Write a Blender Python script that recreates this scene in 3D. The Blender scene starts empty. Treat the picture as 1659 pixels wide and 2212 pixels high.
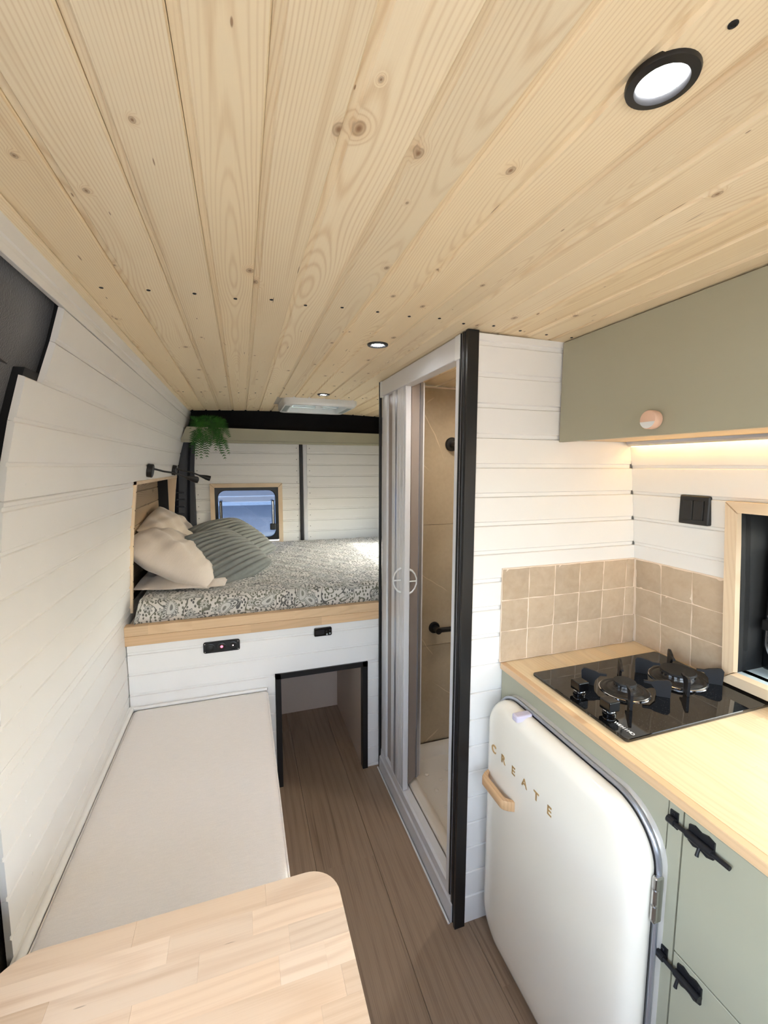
import bpy, bmesh, math, random
from mathutils import Vector, Matrix
random.seed(7)
S = bpy.context.scene
COL = S.collection
PI = math.pi

# ------------------------------------------------------------------ camera
cam_d = bpy.data.cameras.new('camera')
cam = bpy.data.objects.new('camera', cam_d)
COL.objects.link(cam)
S.camera = cam
CAMZ = 1.5265
FPX = 931.07
cam_d.sensor_fit = 'HORIZONTAL'
cam_d.sensor_width = 36.0
cam_d.lens = 36.0 * FPX / 1659.0
cam_d.clip_start = 0.01
cam_d.clip_end = 300
def cam_matrix(yaw, pitch, roll, loc):
    cy, sy, cp, sp = math.cos(yaw), math.sin(yaw), math.cos(pitch), math.sin(pitch)
    fwd = Vector((sy*cp, cy*cp, -sp)); right = Vector((cy, -sy, 0)); down = fwd.cross(right)
    c, s = math.cos(roll), math.sin(roll)
    r2 = c*right + s*down; d2 = -s*right + c*down
    m = Matrix.Identity(4)
    for i in range(3):
        m[i][0] = r2[i]; m[i][1] = -d2[i]; m[i][2] = -fwd[i]; m[i][3] = loc[i]
    return m
cam.matrix_world = cam_matrix(math.radians(18.276), math.radians(6.033), math.radians(-0.167), (0, 0, CAMZ))

# ------------------------------------------------------------------ world, sun, exposure
SUN_DIR = Vector((-1.0, 0.22, -0.64)).normalized()
world = bpy.data.worlds.new('sky'); S.world = world
world.use_nodes = True
wn = world.node_tree
bg = wn.nodes['Background']
sky = wn.nodes.new('ShaderNodeTexSky')
sky.sky_type = 'NISHITA'
sky.sun_disc = False
sky.sun_elevation = math.radians(32)
sky.sun_rotation = math.atan2(1.0, -0.22)
sky.air_density = 1.0
sky.dust_density = 2.5
sky.ozone_density = 1.0
wmix = wn.nodes.new('ShaderNodeHueSaturation')
wmix.inputs['Saturation'].default_value = 0.67
wn.links.new(sky.outputs[0], wmix.inputs['Color'])
wn.links.new(wmix.outputs[0], bg.inputs[0])
bg.inputs[1].default_value = 1.0
sun_d = bpy.data.lights.new('sun', 'SUN'); sun_d.energy = 3.5; sun_d.angle = math.radians(0.6); sun_d.color = (1.0, 0.95, 0.86)
sun = bpy.data.objects.new('sun', sun_d); COL.objects.link(sun)
sun.rotation_euler = SUN_DIR.to_track_quat('-Z', 'Y').to_euler()
sun.location = (8, -2, 9)
S.view_settings.view_transform = 'Standard'
S.view_settings.look = 'None'
S.view_settings.exposure = 1.08
S.view_settings.gamma = 1.0
S.view_settings.use_curve_mapping = False
cy = S.cycles
cy.use_adaptive_sampling = True
cy.adaptive_threshold = 0.15
cy.adaptive_min_samples = 16
cy.max_bounces = 7
cy.diffuse_bounces = 4
cy.glossy_bounces = 3
cy.transmission_bounces = 3
cy.transparent_max_bounces = 6

# ------------------------------------------------------------------ mesh helpers
WL = {}          # world location of every object that may become a parent
class MB:
    def __init__(s): s.v = []; s.f = []
    def add(s, vs, fs):
        n = len(s.v); s.v += [tuple(p) for p in vs]; s.f += [tuple(i+n for i in f) for f in fs]; return s
    def box(s, x0, x1, y0, y1, z0, z1):
        return s.add([(x0,y0,z0),(x1,y0,z0),(x1,y1,z0),(x0,y1,z0),(x0,y0,z1),(x1,y0,z1),(x1,y1,z1),(x0,y1,z1)],
                     [(0,3,2,1),(4,5,6,7),(0,1,5,4),(1,2,6,5),(2,3,7,6),(3,0,4,7)])
    def rbox(s, x0, x1, y0, y1, z0, z1, r=.004, seg=2):
        bm = bmesh.new(); bmesh.ops.create_cube(bm, size=1)
        for v in bm.verts:
            v.co = ((x0+x1)/2 + v.co.x*(x1-x0), (y0+y1)/2 + v.co.y*(y1-y0), (z0+z1)/2 + v.co.z*(z1-z0))
        bmesh.ops.bevel(bm, geom=bm.edges[:], offset=r, segments=seg, affect='EDGES', profile=.5)
        bm.verts.index_update()
        s.add([v.co[:] for v in bm.verts], [[v.index for v in f.verts] for f in bm.faces]); bm.free(); return s
    def loft(s, loops, cap0=True, cap1=True, ring=False):
        n = len(loops[0]); vs = [p for l in loops for p in l]; fs = []
        m = len(loops)
        for k in range(m if ring else m-1):
            a, b = k*n, ((k+1) % m)*n
            for i in range(n):
                j = (i+1) % n
                fs.append((a+i, a+j, b+j, b+i))
        if not ring:
            if cap0: fs.append(tuple(range(n-1, -1, -1)))
            if cap1: fs.append(tuple((m-1)*n+i for i in range(n)))
        return s.add(vs, fs)
    def tube(s, path, r, n=10, cap=True):
        P = [Vector(p) for p in path]; rs = r if isinstance(r, (list, tuple)) else [r]*len(P)
        t0 = (P[1]-P[0]).normalized(); u = t0.orthogonal().normalized(); loops = []
        for i, p in enumerate(P):
            t = (P[min(i+1, len(P)-1)] - P[max(i-1, 0)]).normalized()
            u = (u - t*u.dot(t)).normalized(); w = t.cross(u)
            loops.append([tuple(p + (u*math.cos(2*PI*k/n) + w*math.sin(2*PI*k/n))*rs[i]) for k in range(n)])
        return s.loft(loops, cap, cap)
    def lathe(s, c, axis, prof, n=32, cap0=True, cap1=True):
        c = Vector(c); a = Vector(axis).normalized(); u = a.orthogonal().normalized(); w = a.cross(u)
        loops = [[tuple(c + a*h + (u*math.cos(2*PI*k/n) + w*math.sin(2*PI*k/n))*r) for k in range(n)] for r, h in prof]
        return s.loft(loops, cap0, cap1)
    def prism(s, pts, d):
        d = Vector(d); n = len(pts)
        return s.loft([[tuple(p) for p in pts], [tuple(Vector(p)+d) for p in pts]])
def rrect(ca, cb, w, h, r, n=6):
    out = []
    r = max(min(r, w/2-1e-5, h/2-1e-5), 1e-5)
    for k, (sa, sb) in enumerate(((1,1),(-1,1),(-1,-1),(1,-1))):
        oa, ob = ca + sa*(w/2-r), cb + sb*(h/2-r)
        for i in range(n+1):
            t = k*PI/2 + i*PI/2/n
            out.append((oa + r*math.cos(t), ob + r*math.sin(t)))
    return out
def plane(ax, pts, off):
    if ax == 'x': return [(off, a, b) for a, b in pts]
    if ax == 'y': return [(a, off, b) for a, b in pts]
    return [(a, b, off) for a, b in pts]
def rr_loft(mb, ax, ca, cb, w, h, r, prof, n=6, cap0=True, cap1=True):
    """prof: list of (inset, offset)"""
    return mb.loft([plane(ax, rrect(ca, cb, w-2*i, h-2*i, max(r-i, .0015), n), o) for i, o in prof], cap0, cap1)
def rr_ring(mb, ax, ca, cb, w, h, r, w2, h2, r2, o0, o1, n=6, bev=.0):
    a = rrect(ca, cb, w, h, r, n); b = rrect(ca, cb, w2, h2, r2, n)
    if bev:
        s = 1 if o1 > o0 else -1
        a2 = rrect(ca, cb, w-2*bev, h-2*bev, r, n); b2 = rrect(ca, cb, w2+2*bev, h2+2*bev, r2, n)
        L = [plane(ax, a, o0), plane(ax, a, o1-s*bev), plane(ax, a2, o1), plane(ax, b2, o1), plane(ax, b, o1-s*bev), plane(ax, b, o0)]
    else:
        L = [plane(ax, a, o0), plane(ax, a, o1), plane(ax, b, o1), plane(ax, b, o0)]
    return mb.loft(L, ring=True)

def mesh_from(name, mb, smooth=None, off=(0,0,0), uvf=None):
    me = bpy.data.meshes.new(name)
    me.from_pydata([(p[0]-off[0], p[1]-off[1], p[2]-off[2]) for p in mb.v], [], mb.f)
    bm = bmesh.new(); bm.from_mesh(me); bmesh.ops.recalc_face_normals(bm, faces=bm.faces[:]); bm.to_mesh(me); bm.free()
    if smooth is not None:
        for p in me.polygons: p.use_smooth = True
        me.set_sharp_from_angle(angle=math.radians(smooth))
    return me
def place(o, parent, wloc, rot=None):
    COL.objects.link(o)
    w = Matrix.Translation(Vector(wloc))
    if rot is not None: w = w @ rot.to_4x4()
    WL[o.name] = Vector(wloc)
    if parent is not None:
        o.parent = parent
        o.matrix_basis = Matrix.Translation(-WL[parent.name]) @ w
    else:
        o.matrix_basis = w
    return o
def build(name, mb, mat, parent=None, smooth=None, origin=None, **tags):
    loc = Vector(origin) if origin is not None else (WL[parent.name].copy() if parent is not None else Vector((0,0,0)))
    me = mesh_from(name, mb, smooth, loc)
    o = bpy.data.objects.new(name, me)
    if mat is not None: me.materials.append(mat)
    place(o, parent, loc)
    for k, v in tags.items(): o[k] = v
    return o
def empty(name, loc, **tags):
    o = bpy.data.objects.new(name, None); o.empty_display_size = .05
    place(o, None, loc)
    for k, v in tags.items(): o[k] = v
    return o
def local_build(name, mb, mat, parent, smooth=None):
    """mesh given in the parent's own (possibly rotated) frame"""
    me = mesh_from(name, mb, smooth)
    if mat: me.materials.append(mat)
    o = bpy.data.objects.new(name, me); COL.objects.link(o); o.parent = parent
    return o
def inst(name, me, parent, loc, rot=None, **tags):
    o = bpy.data.objects.new(name, me); place(o, parent, loc, rot)
    for k, v in tags.items(): o[k] = v
    return o

# ------------------------------------------------------------------ material helpers
def srgb(r, g, b):
    f = lambda c: (c/255/12.92 if c/255 <= .04045 else ((c/255+.055)/1.055)**2.4)
    return (f(r), f(g), f(b), 1)
class Sx:
    """a socket (or number) with arithmetic that lays down math nodes"""
    def __init__(s, m, k): s.m = m; s.k = k
    def _o(s, op, o=None, c=None): return s.m.math(op, s, o, c)
    def __add__(s, o): return s._o('ADD', o)
    __radd__ = __add__
    def __sub__(s, o): return s._o('SUBTRACT', o)
    def __rsub__(s, o): return s.m.math('SUBTRACT', o, s)
    def __mul__(s, o): return s._o('MULTIPLY', o)
    __rmul__ = __mul__
    def __truediv__(s, o): return s._o('DIVIDE', o)
    def __pow__(s, o): return s._o('POWER', o)
    def sin(s): return s._o('SINE')
    def cos(s): return s._o('COSINE')
    def frac(s): return s._o('FRACT')
    def abs(s): return s._o('ABSOLUTE')
    def sqrt(s): return s._o('SQRT')
    def lt(s, o): return s._o('LESS_THAN', o)
    def gt(s, o): return s._o('GREATER_THAN', o)
    def max(s, o): return s._o('MAXIMUM', o)
    def min(s, o): return s._o('MINIMUM', o)
    def step(s, a, b):      # smooth 0..1 between a and b
        n = s.m.nt.nodes.new('ShaderNodeMapRange'); n.interpolation_type = 'SMOOTHSTEP'
        s.m.put(n.inputs[0], s); n.inputs[1].default_value = a; n.inputs[2].default_value = b
        return Sx(s.m, n.outputs[0])
class Mat:
    def __init__(s, name, color=(.8,.8,.8,1), rough=.5, metal=0, spec=.5, coat=0, sheen=0):
        s.mat = bpy.data.materials.new(name); s.mat.use_nodes = True; s.nt = s.mat.node_tree
        s.b = s.nt.nodes['Principled BSDF']; s.out = s.nt.nodes['Material Output']
        s.set('Base Color', color); s.set('Roughness', rough); s.set('Metallic', metal)
        s.set('Specular IOR Level', spec); s.set('Coat Weight', coat); s.set('Sheen Weight', sheen)
    def put(s, sock, v):
        if isinstance(v, Sx): s.nt.links.new(v.k, sock)
        elif hasattr(v, 'is_output'): s.nt.links.new(v, sock)
        else: sock.default_value = v
    def set(s, n, v): s.put(s.b.inputs[n], v)
    def math(s, op, a, b=None, c=None):
        n = s.nt.nodes.new('ShaderNodeMath'); n.operation = op
        for i, q in enumerate((a, b, c)):
            if q is not None: s.put(n.inputs[i], q)
        return Sx(s, n.outputs[0])
    def coord(s, kind='Object'):
        t = s.nt.nodes.new('ShaderNodeTexCoord'); sp = s.nt.nodes.new('ShaderNodeSeparateXYZ')
        s.nt.links.new(t.outputs[kind], sp.inputs[0]); s.raw = t.outputs[kind]
        return [Sx(s, o) for o in sp.outputs]
    def rnd(s): 
        n = s.nt.nodes.new('ShaderNodeObjectInfo'); return Sx(s, n.outputs['Random'])
    def vec(s, x, y, z):
        n = s.nt.nodes.new('ShaderNodeCombineXYZ')
        for i, q in enumerate((x, y, z)): s.put(n.inputs[i], q)
        return n.outputs[0]
    def noise(s, vec, scale=1, detail=2, rough=.5, dist=0):
        n = s.nt.nodes.new('ShaderNodeTexNoise'); s.nt.links.new(vec, n.inputs['Vector'])
        n.inputs['Scale'].default_value = scale; n.inputs['Detail'].default_value = detail
        n.inputs['Roughness'].default_value = rough; n.inputs['Distortion'].default_value = dist
        return Sx(s, n.outputs[0])
    def voro(s, vec, scale=1, dim='2D', feat='F1', rand=1.0):
        n = s.nt.nodes.new('ShaderNodeTexVoronoi'); n.voronoi_dimensions = dim; n.feature = feat
        s.nt.links.new(vec, n.inputs['Vector']); n.inputs['Scale'].default_value = scale; n.inputs['Randomness'].default_value = rand
        return n
    def mix(s, f, a, b, blend='MIX'):
        n = s.nt.nodes.new('ShaderNodeMix'); n.data_type = 'RGBA'; n.blend_type = blend; n.clamp_factor = True
        s.put(n.inputs[0], f); s.put(n.inputs[6], a); s.put(n.inputs[7], b)
        return n.outputs[2]
    def bump(s, h, strength=.3, dist=.001):
        n = s.nt.nodes.new('ShaderNodeBump'); n.inputs['Strength'].default_value = strength; n.inputs['Distance'].default_value = dist
        s.put(n.inputs['Height'], h); s.nt.links.new(n.outputs[0], s.b.inputs['Normal'])
    def split(s, c):
        n = s.nt.nodes.new('ShaderNodeSeparateColor'); s.nt.links.new(c, n.inputs[0]); return [Sx(s, o) for o in n.outputs[:3]]
    def sepv(s, c):
        n = s.nt.nodes.new('ShaderNodeSeparateXYZ'); s.nt.links.new(c, n.inputs[0]); return [Sx(s, o) for o in n.outputs[:3]]

def wood(name, light, dark, knot=None, ring=230, ringamt=.45, fine=.18, rough=.5, tone=.10, warm=None, coat=0, knotw=.0865, bump=.15, long_streak=.0, ax='x', sharp=2.0, fleck=0, knotp=.52, knotr=(.0035,.006)):
    """grain runs along local x, width along local y: rings of a trunk cut lengthwise"""
    m = Mat(name, rough=rough, coat=coat)
    x, y, z = m.coord(); r = m.rnd()
    if ax == 'y': x, y = y, x
    elif ax == 'z': x, y, z = z, y, x
    r2 = (r*13.71).frac(); r3 = (r*5.37+.21).frac(); r4 = (r*29.3).frac()
    L = x + r*57.0
    wob = m.noise(m.vec(L*1.3, r*91.0, 0.0), 1, 1) - .5
    wob2 = m.noise(m.vec(L*3.2, y*16.0 + r*40.0, z*10.0), 1, 1) - .5
    a = (r2-.5)*.15
    W = y - a
    bdep = r3*r3*.085 + .006 + wob*.13
    bend = 0.0
    if knot:
        v = m.voro(m.vec(L, y + r*33.0, 0.0), 1)
        # cells about .25 long, one plank wide
        vv = m.voro(m.vec(L*3.6, (y + r*33.0)*(1/knotw), 0.0), 1)
        px, py, _ = m.sepv(vv.outputs['Position'])
        dx = L - px/3.6; dy = (y + r*33.0) - py*knotw
        c1, c2, c3 = m.split(vv.outputs['Color'])
        rad = c2*knotr[1] + knotr[0]
        d = ((dx*dx*.45 + dy*dy).sqrt())/rad
        keep = c1.gt(knotp)
        core = (1.0 - d.step(.15, .75))*keep
        kmask = (1.0 - d.step(.55, 1.25))*keep
        rim = (1.0 - ((d - 1.0).abs()).step(.0, .32))*keep
        halo = (1.0 - d.step(.8, 3.2))*keep
        bend = halo*.010
        m.nt.nodes.remove(v)
    R = (W*W + bdep*bdep).sqrt() + wob2*.006 + bend
    s = ((R*ring*6.283).sin()*.5 + .5)**sharp
    f1 = m.noise(m.vec(L*7.0, y*420.0, z*420.0), 1, 1)
    blot = m.noise(m.vec(L*1.6, y*9.0 + r*20.0, z*9.0), 1, 2)
    fac = s*ringamt*(blot*1.1+.35) + (f1-.5)*fine*2.0 + (blot-.5)*.35
    fac = fac.max(0.0).min(1.0)
    col = m.mix(fac, light, dark)
    if warm:
        col = m.mix(r4*.7, col, m.mix(fac, warm, dark))
    if long_streak:
        st = m.noise(m.vec(L*.9, y*38.0 + r*77.0, z*5.0), 1, 1).step(.62, .72)*long_streak
        col = m.mix(st, col, dark)
    if fleck:
        fv = m.voro(m.vec(L*5.0, (y + r*11.0)*26.0, 0.0), 1)
        fx, fy, _ = m.sepv(fv.outputs['Position']); fc = m.split(fv.outputs['Color'])
        fd = (((L - fx/5.0)/(.004 + fc[1]*fc[1]*.022))**2.0 + ((y + r*11.0 - fy/26.0)/(.0008 + fc[2]*.0009))**2.0).sqrt()
        col = m.mix((1.0 - fd.step(.5, 1.1))*fc[0].gt(.80)*fleck, col, knot)
    if knot:
        col = m.mix(halo*.22, col, dark)
        col = m.mix(kmask*.42, col, knot)
        col = m.mix((core*.75).max(rim*.40), col, knot)
    tint = r*(2*tone) + (1-tone)
    col = m.mix(1.0, col, m.vec(tint, tint, tint), 'MULTIPLY')
    m.set('Base Color', col)
    if bump > .2: m.bump(f1, bump, .0006)
    return m.mat

M = {}
M['pine'] = wood('pine_planks', srgb(243,225,192), srgb(203,165,114), knot=srgb(132,90,56), ring=235, fleck=.75, ringamt=.36, fine=.13, rough=.55, tone=.06, warm=srgb(244,221,180), long_streak=.30, knotp=.50, knotr=(.0022,.0050), sharp=3.0, bump=.25)
for _a in 'xyz': M['trim_'+_a] = wood('pine_trim_'+_a, srgb(230,206,174), srgb(198,160,120), ring=120, ringamt=.25, fine=.12, rough=.5, tone=.05, ax=_a)
M['birch'] = wood('birch_staves', srgb(236,210,180), srgb(200,160,122), ring=70, ringamt=.28, fine=.20, rough=.42, tone=.09, warm=srgb(222,188,150), knot=srgb(104,68,48), knotw=.20, knotp=.62, knotr=(.0014,.0030), long_streak=.38, fleck=.5)
M['maple'] = wood('worktop_staves', srgb(232,210,172), srgb(204,170,124), ring=90, ringamt=.26, fine=.14, rough=.38, tone=.05, warm=srgb(234,206,162), long_streak=.15)
M['beech'] = wood('bed_edge_staves', srgb(220,187,148), srgb(184,146,106), ring=90, ringamt=.25, fine=.15, rough=.45, tone=.09, warm=srgb(212,174,132))
M['oak_floor'] = wood('oak_floor', srgb(160,136,113), srgb(100,77,58), ring=34, ringamt=.26, fine=.50, rough=.42, tone=.07, warm=srgb(150,124,100), long_streak=.5, bump=.3, sharp=1.5)
M['oak'] = wood('oak_handle', srgb(220,178,132), srgb(182,136,92), ax='y', ring=120, ringamt=.4, fine=.25, rough=.5, tone=.02)
M['brown_board'] = wood('stained_boards', srgb(172,148,118), srgb(116,92,68), knot=srgb(50,36,26), ring=150, ringamt=.45, fine=.15, rough=.6, tone=.10)
M['cab_under'] = wood('cabinet_underside', srgb(228,196,154), srgb(196,156,112), ax='y', ring=100, ringamt=.2, fine=.12, rough=.5, tone=.02)

def paint(name, col, rough=.5, grain=.25, var=.03):
    m = Mat(name, rough=rough); x, y, z = m.coord(); r = m.rnd()
    n = m.noise(m.raw, 7, 1)
    t = n*(2*var) + (1-var)
    m.set('Base Color', m.mix(1.0, col, m.vec(t, t, t), 'MULTIPLY'))
    return m.mat
M['white'] = paint('white_painted_board', srgb(238,235,230), .42, .22, .02)
M['sage'] = paint('sage_green_paint', srgb(166,162,140), .45, .05, .02)
M['backing'] = Mat('backing_board', srgb(196,190,182), .8).mat
M['black'] = Mat('black_satin', srgb(20,19,20), .38).mat
M['black_matte'] = Mat('black_matte', srgb(17,17,18), .6).mat
M['black_gloss'] = Mat('black_gloss', srgb(10,10,12), .12).mat
M['iron'] = Mat('black_iron', srgb(30,30,33), .42, .3).mat
M['white_plastic'] = Mat('white_plastic', srgb(226,226,224), .35).mat
M['grey_plastic'] = Mat('grey_plastic', srgb(150,158,158), .5).mat
M['alu_white'] = Mat('shower_frame_white', srgb(214,213,214), .32).mat
M['silver'] = Mat('silver_profile', srgb(176,178,186), .28, .75).mat
M['steel'] = Mat('steel', srgb(200,200,200), .22, 1).mat
M['chrome'] = Mat('chrome', srgb(225,225,228), .08, 1).mat
M['rim'] = Mat('fridge_rim_paint', srgb(206,200,192), .22, .25, coat=.4).mat
M['enamel'] = Mat('cream_enamel', srgb(250,240,222), .18, coat=.4).mat
M['gasket'] = Mat('grey_gasket', srgb(90,88,86), .6).mat
M['lilac'] = Mat('lilac_plastic', srgb(206,198,214), .35).mat
M['gold'] = Mat('gold_lettering', srgb(196,158,104), .35, .35).mat
M['print_white'] = Mat('white_print', srgb(225,225,225), .5).mat
M['pane_dim'] = Mat('smoked_screen', srgb(38,38,42), .15).mat
def felt(name, col, sc=260):
    m = Mat(name, rough=.95, sheen=.5); m.coord()
    n = m.noise(m.raw, sc, 3); n2 = m.noise(m.raw, 9, 2)
    m.set('Base Color', m.mix(n*.6 + n2*.5 - .2, col, tuple(min(1, c*2.6) for c in col[:3]) + (1,)))
    m.bump(n, .5, .002); return m.mat
M['felt'] = felt('black_felt', srgb(20,20,22))
M['dark_plastic'] = Mat('navy_plastic', srgb(34,37,46), .45).mat
def linen(name, col, a=700):
    m = Mat(name, rough=.85, sheen=.35); x, y, z = m.coord()
    w1 = (x*a*2.2).sin()*.5+.5; w2 = (y*a*2.2).sin()*.5+.5
    n = m.noise(m.raw, 420, 3); n2 = m.noise(m.vec(x*30.0, y*300.0, z*30.0), 1, 2)
    f = n*.5 + n2*.5
    m.set('Base Color', m.mix(f, tuple(c*.86 for c in col[:3])+(1,), tuple(min(1, c*1.10) for c in col[:3])+(1,)))
    m.bump(n*.6 + n2*.4, .35, .0008); return m.mat
M['linen'] = linen('cream_linen', srgb(240,233,226))
M['cotton'] = linen('beige_cotton', srgb(208,194,180))
def plush(name, col):
    m = Mat(name, rough=.9, sheen=.15); m.coord()
    n = m.noise(m.raw, 38, 3); n2 = m.noise(m.raw, 500, 2)
    m.set('Base Color', m.mix(n, tuple(c*.78 for c in col[:3])+(1,), tuple(min(1, c*1.2) for c in col[:3])+(1,)))
    m.bump(n2*.5 + n*.5, .5, .002); return m.mat
M['plush'] = plush('grey_plush', srgb(120,122,118))

def tile_mat():
    m = Mat('zellige_glaze', rough=.22, coat=.3); x, y, z = m.coord(); r = m.rnd()
    v = m.vec(x + r*9.0, y + r*4.0, z)
    n = m.noise(v, 26, 3, .55, .6); n2 = m.noise(v, 90, 3)
    f = n*.9 + n2*.3 - .1
    c = m.mix(f, srgb(180,157,131), srgb(207,186,160))
    t = r*.16 + .92
    m.set('Base Color', m.mix(1.0, c, m.vec(t, t, t), 'MULTIPLY'))
    m.bump(n*.7 + n2*.2, .45, .004); return m.mat
M['tile'] = tile_mat()
M['grout'] = Mat('pale_grout', srgb(232,212,190), .9).mat
def marble():
    m = Mat('beige_marble', rough=.30); x, y, z = m.coord()
    n = m.noise(m.raw, 5, 4, .6); n3 = m.noise(m.raw, 55, 3)
    c = m.mix(n*.8 + n3*.35 - .1, srgb(162,143,116), srgb(202,184,156))
    warp = m.noise(m.raw, 2.2, 3) - .5
    for ang, sc, th, off in ((.62, 2.3, .9993, .3), (.95, 1.6, .9995, 1.9), (-.75, .8, .9997, .9)):
        u = (x+y)*math.sin(ang)*1.0 + z*math.cos(ang) + warp*.16 + off
        l = (u*sc*6.283).sin().step(th, .99999)
        br = m.noise(m.raw, 4 + off, 2).step(.42, .56)
        c = m.mix(l*br*.65, c, srgb(226,208,178))
    m.set('Base Color', c); return m.mat
M['marble'] = marble()
M['tray'] = Mat('shower_tray', srgb(226,218,206), .3).mat
def black_glass():
    m = Mat('black_glass', srgb(9,9,10), .035, spec=.8); x, y, z = m.coord()
    v = m.voro(m.vec(x, y, 0.0), 210)
    c1, c2, c3 = m.split(v.outputs['Color'])
    d = Sx(m, v.outputs['Distance']).lt(.10)*c1.gt(.82)
    m.set('Base Color', m.mix(d*.5, srgb(9,9,10), srgb(150,146,138))); return m.mat
M['black_glass'] = black_glass()
def emit(name, col, st):
    m = Mat(name); m.set('Base Color', (0,0,0,1)); m.set('Emission Color', col); m.set('Emission Strength', st); return m.mat
M['spot_glow'] = emit('spot_glow', (.93,.97,1,1), 90)
M['shower_glow'] = emit('shower_glow', (1,.95,.88,1), 480)
M['led_glow'] = emit('led_glow', (1,.60,.18,1), 7)
M['red_led'] = emit('red_led', (1,.12,.18,1), 2.2)
M['pink_led'] = emit('pink_led', (1,.75,.78,1), 4)
def thin_glass(name, col, refl=.08, rough=.0):
    m = Mat(name); nt = m.nt
    t = nt.nodes.new('ShaderNodeBsdfTransparent'); t.inputs[0].default_value = col
    g = nt.nodes.new('ShaderNodeBsdfGlossy'); g.inputs['Roughness'].default_value = rough
    x = nt.nodes.new('ShaderNodeMixShader'); x.inputs[0].default_value = refl
    nt.links.new(t.outputs[0], x.inputs[1]); nt.links.new(g.outputs[0], x.inputs[2]); nt.links.new(x.outputs[0], m.out.inputs[0])
    return m.mat
M['tint_glass'] = thin_glass('blue_tinted_acrylic', (.34,.39,.46,1), .05)
M['bed_glass'] = thin_glass('bed_window_acrylic', (.92,.95,.95,1), .05)
M['clear_glass'] = thin_glass('clear_acrylic', (.46,.48,.48,1), .05)
def frosted(name, col, tr=.5):
    m = Mat(name, col, .25); nt = m.nt
    t = nt.nodes.new('ShaderNodeBsdfTranslucent'); t.inputs[0].default_value = col
    x = nt.nodes.new('ShaderNodeMixShader'); x.inputs[0].default_value = tr
    nt.links.new(m.b.outputs[0], x.inputs[1]); nt.links.new(t.outputs[0], x.inputs[2]); nt.links.new(x.outputs[0], m.out.inputs[0])
    return m.mat
M['acrylic'] = frosted('frosted_acrylic', srgb(178,166,158), .35)
M['vent_glass'] = frosted('vent_acrylic', srgb(226,232,230), .75)
M['vent_blind'] = frosted('vent_blind', srgb(196,204,202), .30)
def leaf():
    m = Mat('fern_leaf', rough=.5); x, y, z = m.coord(); r = m.rnd()
    n = m.noise(m.raw, 40, 2)
    m.set('Base Color', m.mix(n*.6 + r*.5 - .1, srgb(26,70,22), srgb(62,128,40))); return m.mat
M['leaf'] = leaf()
M['stem'] = Mat('fern_stem', srgb(50,62,32), .6).mat
def paisley():
    m = Mat('paisley_cotton', rough=.85, sheen=.2)
    uv = m.nt.nodes.new('ShaderNodeUVMap'); uv.uv_map = 'UVMap'
    sp = m.nt.nodes.new('ShaderNodeSeparateXYZ'); m.nt.links.new(uv.outputs[0], sp.inputs[0])
    u, v = Sx(m, sp.outputs[0]), Sx(m, sp.outputs[1])
    wn_ = m.noise(m.vec(u, v, 0.0), 9, 2) - .5
    wn2 = m.noise(m.vec(u, v, 3.3), 9, 2) - .5
    def cell(sc, ru=0.0, warp=0.0):
        vo = m.voro(m.vec(u + wn_*warp + ru, v + wn2*warp, 0.0), sc, rand=.85)
        px, py, _ = m.sepv(vo.outputs['Position'])
        c = m.split(vo.outputs['Color'])
        return (u + wn_*warp + ru) - px, (v + wn2*warp) - py, c
    # large paisley drops
    dx, dy, c = cell(7.2)
    th = c[0]*6.283
    ct, st = th.cos(), th.sin()
    a = dx*ct + dy*st; b = dy*ct - dx*st
    a2 = a + b*b*9.0
    tp = 1.0 - b*9.0
    q = ((a2/(.026*tp.max(.25)))**2.0 + (b/.058)**2.0).sqrt()
    def band(q, lo, hi, e=.03): return q.step(lo-e, lo+e)*(1.0 - q.step(hi-e, hi+e))
    ang = m.math('ARCTAN2', a2, b)
    beads = (ang*17.0).sin().gt(-.1)
    ink = band(q, .93, 1.02) + band(q, .70, .86)*beads + band(q, .56, .62) + (1.0 - q.step(.2, .26))*.8
    inside = 1.0 - q.step(1.0, 1.06)
    # vines: contour lines of a noise field
    nz = m.noise(m.vec(u, v, 7.0), 8, 1)
    vine = 1.0 - ((nz*8.0).frac() - .5).abs().step(.04, .10)
    # medium flowers
    dx, dy, c = cell(19.0, 3.1)
    rr = (dx*dx + dy*dy).sqrt(); an = m.math('ARCTAN2', dx, dy) + c[1]*6.0
    pet = rr/(.0145 + (an*6.0).sin()*.0045)
    flo = (band(pet, .85, 1.05, .06) + (1.0 - pet.step(.25, .4)) + band(pet, .55, .68, .05)*.7)*c[0].gt(.35)
    fin = (1.0 - pet.step(1.0, 1.2))*c[0].gt(.35)
    # small seeds
    dx, dy, c = cell(58.0, 1.7)
    sd = (dx*dx + dy*dy*.45).sqrt()
    seeds = (1.0 - sd.step(.0034, .0050))*c[0].gt(.15)
    bgk = (vine.max(seeds))*(1.0 - fin)
    bgk = bgk.max(flo)*(1.0 - inside)
    tot = bgk.max(ink*inside).min(1.0)
    hue = m.noise(m.vec(u, v, 1.0), 14, 1)
    dark = m.mix(hue.step(.4, .6), srgb(60,60,58), srgb(92,92,74))
    base = m.mix(inside*.25 + fin*.2, srgb(206,201,193), srgb(160,166,164))
    m.set('Base Color', m.mix(tot*.92, base, dark))
    n = m.noise(m.vec(u, v, 0.0), 900, 2); n2 = m.noise(m.vec(u, v*1.6, 0.0), 26, 3)
    m.bump(n*.15 + n2*.9, .55, .006)
    return m.mat
M['paisley'] = paisley()
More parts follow.
